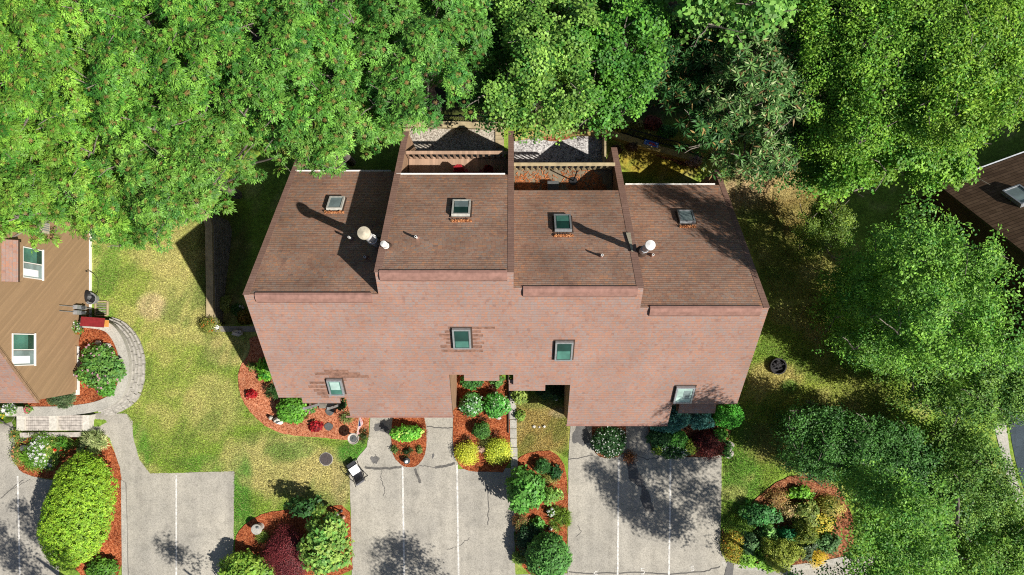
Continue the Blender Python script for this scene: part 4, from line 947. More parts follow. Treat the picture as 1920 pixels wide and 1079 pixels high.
shrub(64, 868, 13, 8, .35, 'fern', (120, 170, 60), (90, 140, 50), "low green plant below the white daisies", "ground_plant", "plant", n=22)
shrub(393, 611, 12, 11, .55, 'fern', (150, 150, 70), (110, 130, 50), "small orange flowering bush at the end of the timber wall", "flowering_plant", "plant", fl=((226, 130, 60), 22, .05))
shrub(421, 570, 11, 12, .5, 'broad', (170, 175, 90), (130, 140, 60), "pale yellow bush in the shade beside the timber wall")
shrub(459, 596, 12, 12, .5, 'broad', (160, 120, 40), (120, 110, 40), "bronze leaved bush in the shade near the roof edge")
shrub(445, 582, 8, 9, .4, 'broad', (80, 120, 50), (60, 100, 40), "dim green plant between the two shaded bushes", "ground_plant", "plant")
shrub(499, 692, 13, 19, .6, 'broad', (140, 200, 50), (70, 150, 50), "bright hosta half under the left roof edge", "hosta_plant", "plant", sc=1.5)
shrub(472, 687, 5, 5, .25, 'broad', (130, 150, 70), (100, 120, 60), "tiny green seedling in the mulch near the hosta", "seedling", "plant", n=10)
shrub(514, 733, 9, 12, .6, 'grass', (70, 110, 50), (50, 80, 40), "dark spiky grass at the front left roof corner", "spiky_plant", "plant", n=22)
shrub(548, 769, 26, 24, 1.0, 'broad', (120, 180, 60), (90, 150, 50), "rounded bright green bush at the front left corner", dens=1.1)
shrub(570, 778, 9, 6, .3, 'needle', (130, 120, 60), (100, 100, 50), "olive tuft right of the rounded corner bush", "ground_plant", "plant")
shrub(580, 765, 10, 7, .45, 'broad', (90, 130, 60), (70, 110, 50), "pink flowering plant beside the porch step", "flowering_plant", "flowers", fl=((235, 150, 190), 20, .05))
shrub(640, 757, 7, 9, .6, 'broad', (70, 110, 50), (50, 80, 40), "dark leafy plant behind the porch post", "leafy_plant", "plant")
shrub(592, 800, 9, 8, .3, 'broad', (190, 40, 45), (120, 20, 30), "crimson plant in the mulch left of the stepping stones", "crimson_plant", "plant", n=36)
shrub(472, 739, 8, 5, .3, 'broad', (200, 40, 45), (130, 25, 30), "small crimson plant by the lawn edge of the corner bed", "crimson_plant", "plant", n=26)
shrub(682, 819, 7, 7, .3, 'grass', (90, 110, 60), (70, 90, 40), "dark rosette plant beside the bird bath", "rosette_plant", "plant", n=10)
shrub(652, 784, 8, 4, .3, 'fern', (130, 150, 80), (100, 120, 60), "small green plant beneath the left garage eave", "ground_plant", "plant", n=12)
# --- oval and middle beds
shrub(763, 812, 27, 12, 1.15, 'broad', (140, 210, 70), (90, 170, 50), "tall leafy row of bright green plants in the oval bed", "leafy_plant", "plant", dens=1.1, tip=(210, 230, 120), tipf=.12)
shrub(790, 806, 5, 5, .45, 'fern', (150, 40, 40), (90, 90, 40), "red bloom at the right end of the oval bed plants", "flowering_plant", "flowers", n=12, fl=((220, 40, 40), 9, .06))
shrub(740, 843, 5, 5, .22, 'box', (110, 130, 60), (70, 100, 50), "tiny round plant at the left rim of the oval bed", "ground_plant", "plant")
shrub(786, 843, 5, 5, .22, 'box', (120, 140, 60), (70, 100, 50), "tiny round plant at the right rim of the oval bed", "ground_plant", "plant")
shrub(762, 847, 7, 7, .3, 'grass', (60, 90, 40), (40, 70, 35), "dark pointed plant behind the black lantern", "spiky_plant", "plant", n=7)
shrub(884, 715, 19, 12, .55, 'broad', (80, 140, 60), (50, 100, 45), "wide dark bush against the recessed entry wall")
shrub(930, 714, 12, 10, .5, 'broad', (100, 150, 70), (80, 120, 55), "smaller pale bush at the right of the entry wall")
shrub(885, 758, 20, 20, 1.0, 'broad', (110, 170, 80), (60, 120, 60), "left of two round bushes with pale leaf edges in the middle bed", tip=(214, 232, 214), tipf=.16)
shrub(930, 760, 23, 21, 1.0, 'broad', (100, 180, 70), (70, 140, 55), "right of two large round bushes in the middle bed", tip=(190, 225, 170), tipf=.1)
shrub(903, 808, 15, 14, .75, 'box', (100, 150, 65), (70, 120, 50), "clipped green ball alone in the centre of the middle bed")
shrub(876, 850, 17, 16, .6, 'fern', (235, 235, 80), (190, 200, 60), "golden leaved bush on the left of the pink rock", dens=1.2)
shrub(934, 846, 20, 18, .65, 'fern', (225, 232, 80), (170, 195, 60), "larger golden leaved bush on the right of the pink rock", dens=1.2)
shrub(913, 829, 12, 7, .25, 'fern', (120, 120, 60), (100, 110, 50), "faded olive plant behind the pink rock", "ground_plant", "plant")
for x, y, lb in ((903, 787, "dark seedling between the big round bushes and the ball"), (873, 825, "dark seedling above the left golden bush"), (924, 733, "dark seedling behind the right round bush"), (933, 815, "dark seedling above the right golden bush")):
    shrub(x, y, 4, 3, .2, 'grass', (110, 60, 40), (60, 50, 30), lb, "seedling", "plant", n=5, core=False)
shrub(975, 738, 14, 19, .8, 'broad', (160, 180, 80), (110, 140, 60), "sparse yellow-green bush beside the concrete pavers", dens=.8)
shrub(976, 780, 7, 9, .35, 'broad', (140, 170, 70), (100, 140, 55), "small green clump at the edge of the straw lawn", "ground_plant", "plant")
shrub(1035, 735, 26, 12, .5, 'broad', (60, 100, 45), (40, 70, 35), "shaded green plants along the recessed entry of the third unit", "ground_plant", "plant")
# --- long strip bed
shrub(984, 918, 33, 38, 2.3, 'broad', (120, 180, 80), (80, 140, 55), "tall round green bush overhanging the middle driveway", sc=1.25, lump=.2, dens=1.0)
shrub(1033, 928, 19, 12, 1.3, 'broad', (150, 190, 90), (110, 160, 70), "lighter leafy branch right of the tall round bush", "leafy_bush", "shrub", lump=.35, dens=.55, core=False)
shrub(1017, 874, 13, 13, .7, 'needle', (90, 150, 80), (70, 120, 60), "small pointed green bush in the long bed")
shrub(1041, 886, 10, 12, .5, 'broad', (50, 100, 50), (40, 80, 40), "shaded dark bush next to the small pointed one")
shrub(1024, 900, 17, 9, .25, 'fern', (160, 160, 80), (130, 130, 60), "olive ground plant below the small pointed bush", "ground_plant", "plant", dens=.6)
shrub(1052, 972, 14, 18, .35, 'grass', (130, 160, 60), (110, 140, 50), "square clump of fine green grass at the driveway edge", "ornamental_grass", "plant", dens=1.5)
shrub(1027, 1042, 41, 40, 2.0, 'broad', (105, 160, 75), (75, 130, 60), "big dense green ball bush at the bottom of the long bed", lump=.06, dens=1.2)
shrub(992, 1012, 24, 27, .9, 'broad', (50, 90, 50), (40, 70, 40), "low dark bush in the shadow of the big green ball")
shrub(1008, 983, 11, 10, .5, 'broad', (120, 180, 80), (90, 150, 60), "small bright clump above the dark low bush", "leafy_plant", "plant", sc=1.3)
shrub(976, 978, 8, 14, .5, 'fern', (150, 90, 60), (110, 130, 60), "reddish green plant left of the bright clump", "leafy_plant", "plant", n=30)
shrub(972, 1046, 10, 10, .4, 'broad', (140, 170, 80), (110, 140, 60), "pale trailing plant at the corner of the middle driveway", "ground_plant", "plant")
# --- right garage beds
shrub(1142, 828, 31, 28, .9, 'box', (60, 105, 50), (40, 75, 38), "rounded dark bush dotted with white flowers before the right garage", fl=((236, 236, 230), 130, .032), lump=.07)
shrub(1265, 783, 27, 22, 1.3, 'needle', (120, 185, 172), (84, 145, 130), "left spreading blue spruce under the right roof", "blue_spruce", "shrub", lump=.3, dens=1.3)
shrub(1246, 800, 24, 9, .8, 'needle', (120, 185, 168), (84, 145, 128), "low blue spruce branches reaching over the asphalt path", "blue_spruce", "shrub", lump=.35)
shrub(1312, 785, 23, 18, 1.2, 'needle', (110, 175, 165), (76, 138, 128), "right spreading blue spruce below the bay roof", "blue_spruce", "shrub", lump=.25, dens=1.3)
shrub(1364, 777, 27, 25, 1.5, 'box', (100, 190, 60), (76, 156, 52), "rounded vivid green bush at the right corner of the townhouse")
shrub(1238, 822, 21, 16, .6, 'broad', (80, 130, 65), (50, 90, 50), "mixed dark leafy bush at the left of the spruce bed")
shrub(1268, 824, 18, 16, .6, 'broad', (100, 170, 60), (70, 130, 50), "bright green plant in the middle of the spruce bed", "leafy_plant", "plant")
shrub(1262, 847, 27, 11, .5, 'broad', (80, 120, 60), (60, 100, 50), "front row of white flowering plants by the parking line", "flowering_plant", "flowers", fl=((236, 238, 232), 60, .035))
shrub(1235, 844, 10, 7, .4, 'broad', (150, 175, 60), (110, 150, 50), "yellow-green plant at the rounded corner of the spruce bed", "leafy_plant", "plant")
shrub(1296, 838, 12, 12, .5, 'broad', (160, 175, 60), (120, 150, 50), "yellowish bush left of the dark red barberry")
shrub(1328, 833, 25, 22, .7, 'fern', (130, 50, 40), (80, 30, 30), "dark red barberry bush at the right of the spruce bed", "barberry_bush", "shrub", dens=1.2)
shrub(1350, 815, 10, 13, .7, 'broad', (120, 180, 60), (80, 140, 50), "green bush between barberry and stepping stones")
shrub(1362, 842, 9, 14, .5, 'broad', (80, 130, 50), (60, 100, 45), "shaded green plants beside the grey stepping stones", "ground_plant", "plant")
shrub(1180, 857, 7, 6, .35, 'fern', (150, 100, 50), (110, 60, 40), "rust coloured weed growing at the parking line", "weed_clump", "plant", n=14)
# --- bottom left island
shrub(462, 1072, 46, 34, 1.7, 'broad', (165, 195, 75), (110, 160, 60), "yellow-green bush at the bottom of the island bed", sc=1.3, lump=.25)
o_ = shrub(538, 1040, 37, 44, 1.3, 'fern', (140, 60, 62), (96, 38, 44), "crimson lace leaved maple spreading over the island bed", "japanese_maple", "small tree", lump=.2, dens=1.3)
shrub(612, 1016, 41, 58, 2.5, 'broad', (165, 190, 90), (90, 150, 65), "large open yellow-green shrub beside the crimson maple", sc=1.5, lump=.3, dens=.9)
shrub(576, 946, 30, 15, 2.0, 'broad', (70, 115, 55), (50, 90, 45), "dark upright branches at the top of the island bed", "leafy_bush", "shrub", sc=1.5, lump=.45, dens=.4, core=False)
shrub(492, 1007, 6, 4, .2, 'fern', (160, 190, 80), (120, 150, 60), "little green tuft below the round grey stone", "seedling", "plant", n=9)
# --- corner bed on the right
for x, y, rx, ry, h, kd, c1, c2, lb, fl in (
    (1375, 1020, 15, 28, .6, 'fern', (200, 180, 60), (140, 150, 50), "orange and yellow flowering bush along the corner bed's left edge", ((230, 160, 50), 60, .05)),
    (1385, 985, 22, 14, .6, 'fern', (140, 180, 60), (110, 150, 50), "lime bush at the upper left of the corner bed", None),
    (1425, 965, 30, 18, .9, 'broad', (90, 160, 84), (60, 115, 58), "dark green bush at the upper edge of the corner bed", None),
    (1405, 1015, 16, 22, .8, 'broad', (110, 150, 90), (60, 100, 60), "grey-green bush left of the clipped olive ball", None),
    (1410, 1045, 24, 16, .6, 'broad', (150, 200, 70), (110, 160, 55), "bright green bush at the lower left of the corner bed", None),
    (1462, 1036, 31, 29, 1.5, 'box', (178, 188, 80), (132, 152, 60), "clipped olive ball in the middle of the corner bed", None),
    (1476, 1002, 14, 15, .9, 'broad', (60, 150, 90), (40, 110, 60), "emerald leafy plant above the clipped olive ball", None),
    (1505, 998, 20, 20, 1.3, 'box', (150, 160, 60), (90, 120, 50), "hollow topped olive bush right of the emerald plant", None),
    (1512, 962, 22, 22, .9, 'broad', (170, 180, 90), (100, 130, 60), "pale leafy bush near the top of the corner bed", None),
    (1540, 980, 20, 16, .7, 'broad', (215, 200, 80), (160, 160, 60), "yellow flowering bush at the right of the corner bed", ((240, 210, 70), 40, .05)),
    (1529, 1044, 16, 12, .5, 'fern', (240, 210, 60), (200, 170, 50), "golden yellow bush above the concrete gutter", ((250, 215, 50), 50, .05)),
    (1510, 1028, 14, 17, .8, 'broad', (84, 106, 66), (58, 78, 52), "dusky dark bush left of the golden yellow one", None),
    (1550, 1018, 20, 17, .8, 'broad', (120, 165, 96), (74, 115, 66), "blue-green bush behind the golden yellow one", None),
    (1450, 1060, 20, 8, .4, 'broad', (160, 205, 80), (120, 170, 60), "low lime plant spilling over the gutter", None),
    (1455, 935, 16, 12, .5, 'fern', (190, 130, 90), (150, 140, 70), "russet plant at the tip of the corner bed", None),
    (1500, 925, 20, 9, .5, 'broad', (140, 200, 60), (100, 160, 50), "fresh green clump at the far edge of the corner bed", None),
    (1403, 962, 15, 11, .6, 'broad', (110, 175, 80), (80, 135, 60), "leafy green plant at the bed edge by the shaded lawn", None),
    (1440, 1000, 16, 13, .7, 'broad', (130, 180, 90), (80, 130, 62), "fresh green bush directly above the clipped olive ball's left", None),
    (1556, 950, 17, 14, .7, 'fern', (190, 190, 90), (150, 150, 70), "straw yellow plant at the right rim of the corner bed", None),
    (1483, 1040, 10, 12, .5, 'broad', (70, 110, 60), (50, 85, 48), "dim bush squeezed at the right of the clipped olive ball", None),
    (1480, 958, 15, 10, .5, 'fern', (200, 170, 120), (150, 150, 80), "faded blooming plant in the heart of the corner bed", ((232, 180, 140), 26, .05))):
    shrub(x, y, rx, ry, h, kd, c1, c2, lb, fl=fl, lump=.42, sc=1.05, dens=1.0)
# --- under the rear trees
for x, y, r_, c1, lb in ((1165, 240, 14, (190, 190, 60), "yellow-green bush behind the curving black fence"), (1222, 232, 16, (150, 70, 50), "rusty dark bush in the gap between the rear trees"), (1250, 248, 15, (90, 150, 60), "green bush behind the blue banner"),
                         (1192, 235, 12, (150, 140, 60), "olive bush beside the rusty dark one"), (1185, 276, 7, (110, 80, 60), "brown seed-headed plant by the mossy edging"), (1156, 283, 8, (90, 60, 40), "dead brown plant at the end of the third fin wall"), (1300, 302, 12, (200, 160, 150), "pinkish dry plant at the end of the mossy edging")):
    shrub(x, y, r_, r_ * .7, .6, 'broad', c1, tuple(v * .7 for v in c1), lb)
shrub(1530, 775, 36, 14, 1.0, 'box', (60, 90, 50), (40, 60, 40), "dark glossy hedge at the edge of the right lawn", "hedge_bush", "hedge", tip=(210, 215, 205), tipf=.06)

# ------------------------------------------------------------------ trees
def limb(f, a, b, r0, r1, rr, n=6):
    a = Vector(a); b = Vector(b); pts = []
    for k in range(n + 1):
        t = k / n; p = a.lerp(b, t); p.z += sin(t * pi) * (b - a).length * .08; j = (b - a).length * .04 * sin(t * pi); pts.append(p + Vector((rr.uniform(-j, j), rr.uniform(-j, j), 0)))
    f.tube(pts, [r0 + (r1 - r0) * k / n for k in range(n + 1)], 7)
def inside(poly, x, y):
    c = np.zeros(x.shape, bool); n = len(poly)
    for i in range(n):
        x0, y0 = poly[i]; x1, y1 = poly[(i + 1) % n]
        c ^= ((y0 > y) != (y1 > y)) & (x < (x1 - x0) * (y - y0) / (y1 - y0 + 1e-12) + x0)
    return c
def tree(label, poly, zc, kind, c1, c2, seed, name="tree", trunk_px=None, dens=1.0, lobe=1.15, dome=1.0, sc=1.0, tip=None, tipf=0., accent=(.4, .27, .09), gap=.2, under=.3, tilt=0.0, thick=.75, cat="tree", limbs=True, val=(.66, 1.3), k=.82, kw_tiers=None, setback=2.0):
    rg = np.random.default_rng(seed); rr = random.Random(seed)
    tiers = kw_tiers or [(poly, zc)]
    poly, zc = tiers[0]; W_ = [P(x, y, zc).xy[:] for x, y in poly]; xs_ = np.array([p[0] for p in W_]); ys_ = np.array([p[1] for p in W_]); cx, cy = xs_.mean(), ys_.mean(); ext = max(np.ptp(xs_), np.ptp(ys_)) / 2
    r_ = sqrt(cx * cx + cy * cy); sb = 1 + setback / r_; tx, ty = cx * sb, cy * sb
    tp = P(*trunk_px) if trunk_px else Vector((tx, ty, float(zt(tx, ty))))
    root = empty(name, (tp.x, tp.y, tp.z), label, cat)
    # lobes: a loose packing of clumps inside the outline, higher in the middle
    unit = {'compound': .17, 'maple': .085, 'long': .075, 'fine': .075, 'broad': .02}[kind] * sc * sc
    PT = []; NN = []; L = []
    for tpoly, tz in tiers:
        Wt = [P(x, y, tz).xy[:] for x, y in tpoly]; ax = np.array([p[0] for p in Wt]); ay = np.array([p[1] for p in Wt]); mx, my = ax.mean(), ay.mean(); et = max(np.ptp(ax), np.ptp(ay)) / 2
        cen = []
        for _ in range(3500):
            x, y = rg.uniform(ax.min(), ax.max()), rg.uniform(ay.min(), ay.max())
            if not inside(Wt, np.array([x]), np.array([y]))[0]: continue
            if all((x - a) ** 2 + (y - b) ** 2 > (lobe * .98) ** 2 for a, b in cen): cen.append((x, y))
        P1 = []; N1 = []
        for x, y in cen:
            d = sqrt((x - mx) ** 2 + (y - my) ** 2) / et; z = tz + dome * (.6 - 1.1 * d * d) + rg.uniform(-.55, .55) * lobe + tilt * (y - my); r_ = lobe * rg.uniform(.72, 1.2); L.append((x, y, z, r_))
            n = int(4 * pi * r_ * r_ * .62 / unit * dens); p, nn = dome_pts((x, y, z), (r_, r_, r_ * thick), n, rg, low=-.35, depth=.35, lump=.3, up=.7); P1.append(p); N1.append(nn)
            n2 = int(n * under); p2 = np.stack([x + rg.normal(0, r_ * .7, n2), y + rg.normal(0, r_ * .7, n2), z - rg.uniform(.4, 2.2, n2) * lobe], 1); P1.append(p2); N1.append(np.tile((0, 0, 1.0), (n2, 1)) + rg.normal(0, .3, (n2, 3)))
        P1 = np.concatenate(P1); N1 = np.concatenate(N1); keep = inside(Wt, P1[:, 0] + rg.normal(0, .16, len(P1)), P1[:, 1] + rg.normal(0, .16, len(P1))); PT.append(P1[keep]); NN.append(N1[keep])
    PT = np.concatenate(PT); NN = np.concatenate(NN)
    g = np.sin(PT[:, 0] * 1.7 + seed) * np.sin(PT[:, 1] * 1.9 + seed * 2.1) + .6 * np.sin(PT[:, 0] * 3.1 + PT[:, 1] * 2.3 + seed); keep = g < np.quantile(g, 1 - gap)
    PT, NN = PT[keep], NN[keep]
    # slow change of tint through the crown
    s_ = .5 + .5 * np.sin(PT[:, 0] * .9 + seed * 1.3) * np.cos(PT[:, 1] * .8 + seed)
    o = fol_obj("crown", [foliage(kind, PT, NN, lc(c1, k), lc(c2, k), rg, sc, accent, val, None if tip is None else lc(tip, k), tipf)], (tp.x, tp.y, tp.z)); o.parent = root; ORG[o.name] = Vector(tp)
    f = MB(); top = Vector((cx * .6 + tp.x * .4, cy * .6 + tp.y * .4, zc - 1.0)); r0 = .12 + ext * .035
    f.tube([tp - Vector((0, 0, .3)), tp + Vector((0, 0, .3)), tp.lerp(top, .4), tp.lerp(top, .75), top], [r0 * 1.5, r0, r0 * .8, r0 * .62, r0 * .3], 10)
    f.build("trunk", MAT["bark"], root)
    if not limbs: return root
    f = MB()
    for x, y, z, r_ in L[::max(1, len(L) // 16)]:
        t = rr.uniform(.35, .85); limb(f, tp.lerp(top, t), (x, y, z), r0 * .35, .03, rr)
        for _ in range(2):
            q = Vector((x + rr.uniform(-1, 1) * r_, y + rr.uniform(-1, 1) * r_, z + r_ * .5)); limb(f, (x, y, z - .2), q, .028, .012, rr, 3)
    f.build("branches", MAT["bark"], root)
    return root
CY1, CY2 = (172, 206, 84), (96, 150, 58)
TREES = [
 ("yellow-green tree with feathery leaves overhanging the tan house wall", [(-60, 250), (100, 235), (190, 290), (255, 345), (262, 400), (255, 452), (215, 462), (170, 448), (112, 415), (90, 385), (62, 402), (44, 438), (-60, 470)], 6.2, 'compound', (160, 206, 76), (76, 140, 48), 1, dict(sc=.86, lobe=1.0)),
 ("yellow-green feathery tree in the top left corner of the photo", [(-70, -70), (170, -70), (225, 50), (195, 190), (140, 255), (-70, 275)], 8.4, 'compound', (156, 206, 72), (70, 138, 46), 2, dict(sc=.86, lobe=1.0)),
 ("feathery tree with red stalks second from the left along the top", [(175, -70), (420, -70), (440, 80), (395, 190), (310, 250), (205, 235), (190, 120)], 9.2, 'compound', (144, 200, 72), (62, 128, 44), 3, dict(sc=.86, lobe=1.0)),
 ("broad feathery tree standing over the shaded left lawn", [(195, 225), (330, 240), (420, 200), (500, 240), (522, 285), (490, 306), (462, 330), (428, 306), (414, 330), (424, 370), (380, 398), (332, 404), (300, 440), (250, 460), (245, 350), (220, 290)], 7.0, 'compound', (146, 196, 78), (64, 126, 46), 4, dict(sc=.86, lobe=1.0)),
 ("feathery green tree at the top between the left and centre crowns", [(415, -70), (640, -70), (672, 60), (650, 180), (570, 235), (480, 240), (415, 190), (400, 90)], 9.4, 'compound', (140, 198, 76), (60, 126, 44), 5, dict(sc=.86, lobe=1.0)),
 ("leafy branch end tree hanging over the left unit's back roof", [(470, 215), (590, 190), (690, 170), (752, 200), (748, 246), (700, 266), (662, 278), (650, 312), (636, 330), (612, 324), (590, 312), (566, 306), (552, 280), (520, 280)], 7.4, 'compound', (148, 200, 84), (66, 130, 48), 6, dict(sc=.86, lobe=1.0)),
 ("tall feathery tree in the centre of the top edge", [(636, -70), (895, -70), (912, 60), (880, 150), (886, 200), (850, 200), (800, 222), (752, 226), (690, 185), (645, 130)], 9.0, 'compound', (136, 194, 80), (58, 122, 46), 7, dict(sc=.82, lobe=1.0)),
 ("bright maple reaching down to the railed balcony", [(920, -70), (1100, -70), (1118, 60), (1092, 150), (1102, 215), (1055, 226), (1030, 236), (1005, 246), (975, 238), (955, 226), (905, 212), (893, 180), (935, 170), (955, 90)], 7.6, 'maple', (160, 204, 88), (70, 132, 48), 8, dict(gap=.24, thick=.6, lobe=1.0, sc=.8)),
 ("deep green maple left of the dark gap at the top", [(1085, -70), (1262, -70), (1245, 60), (1222, 160), (1200, 208), (1150, 228), (1095, 214), (1085, 140)], 7.0, 'maple', (124, 186, 64), (60, 124, 44), 9, dict(gap=.2, lobe=1.0, sc=.8)),
 ("shaded inner maple in the gap behind the bright maple", [(880, -70), (965, -70), (975, 120), (940, 200), (885, 200)], 4.0, 'maple', (86, 150, 60), (50, 110, 44), 10, dict(gap=.1, sc=.8)),
 ("dark long leaved chestnut right of the gap", [(1215, 30), (1330, 20), (1400, 110), (1400, 220), (1345, 270), (1275, 255), (1236, 190), (1215, 120)], 4.6, 'long', (84, 138, 66), (42, 92, 40), 11, dict(gap=.1, lobe=.95)),
 ("long leaved chestnut with pale highlights above the right lawn", [(1330, 60), (1500, 50), (1560, 130), (1530, 250), (1470, 325), (1400, 332), (1350, 295), (1325, 200)], 3.2, 'long', (130, 172, 92), (58, 112, 50), 12, dict(gap=.1, lobe=.95, accent=(.3, .2, .08), tip=(196, 212, 150), tipf=.1, kw_tiers=[([(1330, 60), (1500, 50), (1560, 130), (1525, 215), (1440, 245), (1360, 235), (1325, 180)], 6.2), ([(1345, 210), (1430, 230), (1525, 200), (1520, 260), (1470, 325), (1400, 332), (1350, 295)], 4.2)])),
 ("bright broad leaved oak at the very top edge", [(1270, -90), (1505, -90), (1492, 20), (1438, 48), (1390, 36), (1340, 44), (1295, 22)], 9.0, 'maple', (150, 200, 92), (90, 156, 62), 13, dict(sc=1.3)),
 ("vivid feathery tree at the upper right", [(1500, -70), (1740, -70), (1790, 100), (1740, 240), (1610, 285), (1530, 250), (1500, 120)], 8.3, 'fine', (156, 202, 68), (80, 144, 42), 14, dict(kw_tiers=[([(1600, -70), (1740, -70), (1790, 100), (1740, 240), (1640, 282), (1590, 260), (1580, 100)], 8.2), ([(1490, -70), (1640, -70), (1640, 275), (1560, 268), (1525, 250), (1490, 120)], 7.0)], val=(.6, 1.4), lobe=1.0, thick=.5, tilt=.1, gap=.05, under=.7)),
 ("yellow-green tree in the top right corner of the photo", [(1715, -70), (1990, -70), (1990, 200), (1895, 222), (1856, 246), (1832, 280), (1785, 272), (1715, 225), (1740, 100)], 9.0, 'fine', (166, 206, 68), (86, 148, 42), 15, dict(val=(.6, 1.4), lobe=1.0, thick=.5, gap=.05, under=.7)),
 ("yellowish maple leaning over the brown house gutter", [(1600, 245), (1710, 215), (1780, 255), (1822, 278), (1802, 300), (1812, 338), (1764, 350), (1730, 318), (1690, 318), (1640, 330), (1600, 362), (1560, 352), (1560, 280)], 5.6, 'maple', (158, 206, 72), (88, 156, 50), 16, dict(sc=.85, gap=.1, under=.6)),
 ("mid green tree at the rear corner of the right lawn", [(1400, 270), (1480, 240), (1580, 245), (1590, 322), (1545, 350), (1500, 335), (1460, 318), (1420, 318)], 2.0, 'maple', (112, 170, 66), (66, 124, 46), 17, dict(sc=.8, gap=.22)),
 ("big round tree between the right lawn and the brown house", [(1722, 355), (1740, 392), (1762, 402), (1806, 390), (1795, 440), (1850, 462), (1885, 488), (1892, 540), (1985, 560), (1985, 700), (1800, 705), (1690, 690), (1610, 672), (1580, 620), (1570, 560), (1590, 500), (1622, 470), (1612, 415), (1650, 385), (1700, 388)], 6.2, 'fine', (156, 208, 78), (66, 130, 46), 18, dict(lobe=1.25, gap=.13, dens=.95, sc=.95, val=(.6, 1.4), thick=.9, trunk_px=(1600, 590), kw_tiers=[([(1706, 372), (1722, 402), (1745, 418), (1778, 408), (1772, 450), (1825, 470), (1862, 495), (1872, 555), (1940, 590), (1985, 690), (1800, 690), (1710, 640), (1665, 560), (1672, 450), (1684, 400)], 10.2), ([(1640, 440), (1700, 425), (1770, 455), (1830, 560), (1800, 705), (1690, 690), (1610, 672), (1592, 600), (1600, 510), (1622, 480)], 7.0), ([(1572, 485), (1690, 445), (1735, 640), (1650, 695), (1580, 650), (1558, 565)], 4.4), ([(1570, 510), (1700, 480), (1720, 670), (1610, 690), (1565, 600)], 2.4)])),
 ("green tree on the right between lawn and dark road", [(1650, 660), (1700, 680), (1800, 690), (1985, 690), (1925, 745), (1888, 775), (1868, 800), (1800, 790), (1750, 765), (1715, 755), (1680, 712)], 4.4, 'fine', (150, 192, 76), (66, 118, 50), 19, dict(lobe=1.0, gap=.06, under=.6)),
 ("shadowy dark green tree at the edge of the corner bed", [(1488, 772), (1550, 768), (1640, 795), (1705, 800), (1760, 850), (1740, 940), (1640, 955), (1585, 905), (1510, 895), (1470, 850)], 3.2, 'fine', (104, 160, 70), (58, 108, 48), 20, dict(lobe=.95, gap=.03, under=.6)),
 ("bright tree beside the pale kerb on the right", [(1765, 800), (1810, 780), (1868, 850), (1885, 905), (1925, 960), (1890, 1005), (1800, 1005), (1740, 945), (1735, 870)], 3.4, 'fine', (146, 186, 78), (76, 130, 54), 21, dict(lobe=1.0, gap=.05, under=.6)),
 ("wide green tree at the bottom right over the road", [(1598, 880), (1650, 885), (1730, 915), (1805, 980), (1790, 1130), (1620, 1130), (1590, 1060), (1570, 1000), (1600, 960)], 7.6, 'fine', (146, 196, 72), (76, 136, 50), 22, dict(limbs=False, kw_tiers=[([(1598, 880), (1650, 885), (1730, 915), (1805, 980), (1790, 1130), (1620, 1130), (1590, 1060), (1570, 1000), (1600, 960)], 9.2), ([(1640, 900), (1740, 895), (1790, 955), (1700, 985), (1640, 965)], 10.2)], lobe=1.0, gap=.06, under=.15, thick=.55, trunk_px=(1790, 905))),
 ("sunlit tree in the bottom right corner of the photo", [(1790, 990), (1895, 985), (1990, 930), (1990, 1140), (1785, 1140)], 3.2, 'fine', (150, 192, 72), (84, 140, 52), 23, dict(lobe=1.0, gap=.06, under=.6)),
 ("tall dark tree whose top branches show at the bottom edge", [(1492, 1074), (1512, 1060), (1545, 1066), (1590, 1054), (1640, 1075), (1740, 1110), (1760, 1210), (1620, 1260), (1500, 1200), (1470, 1130)], 8.0, 'fine', (96, 140, 68), (50, 92, 46), 24, dict(limbs=False, lobe=.8, gap=.28, dens=.8, trunk_px=(1700, 1210))),
 ("small bushy tree on the brown lawn left of the big round tree", [(1505, 385), (1560, 368), (1596, 420), (1575, 482), (1515, 476), (1485, 432)], 1.0, 'fine', (150, 176, 66), (84, 124, 48), 28, dict(lobe=.7, gap=.25, sc=.8, setback=.3)),
 # trees that stand just below the photograph and throw the shade on its drives
 ("large roadside tree shading the left drive from outside the photo", [(10, 1190), (80, 1150), (160, 1170), (210, 1230), (190, 1320), (100, 1350), (20, 1300)], 8.0, 'fine', (120, 170, 70), (70, 120, 50), 25, dict(limbs=False, lobe=.9, gap=.45, dens=.6, under=.1)),
 ("roadside tree shading the bottom of the middle driveway", [(895, 1270), (950, 1215), (1010, 1235), (1050, 1290), (1020, 1360), (930, 1360)], 7.0, 'fine', (120, 170, 70), (70, 120, 50), 26, dict(limbs=False, lobe=.8, gap=.25, dens=.7)),
 ("slim roadside tree shading the left parking bay", [(400, 1225), (450, 1215), (490, 1240), (460, 1285), (410, 1275)], 7.0, 'fine', (120, 170, 70), (70, 120, 50), 27, dict(limbs=False, lobe=.6, gap=.45, dens=.6)),
]
for lb, poly, zc, kd, c1, c2, sd, kw in TREES: tree(lb, poly, zc, kd, c1, c2, sd, **kw)
# ------------------------------------------------------------------ furniture and garden objects
def thing(name, px, py, z, label, cat, dz=0.0):
    g = P(px, py, z); return empty(name, (g.x, g.y, g.z + dz), label, cat), Vector((g.x, g.y, g.z + dz))
class LF:
    """a builder in a local frame turned by a about the base point"""
    def __init__(s, base, a): s.M = Matrix.Translation(base) @ Matrix.Rotation(a, 4, 'Z')
    def box(s, f, c, d, rx=0): f.box((0, 0, 0), d, M=s.M @ Matrix.Translation(c) @ Matrix.Rotation(rx, 4, 'X')); return f
    def tube(s, f, pts, r): f.tube([s.M @ Vector(p) for p in pts], r); return f
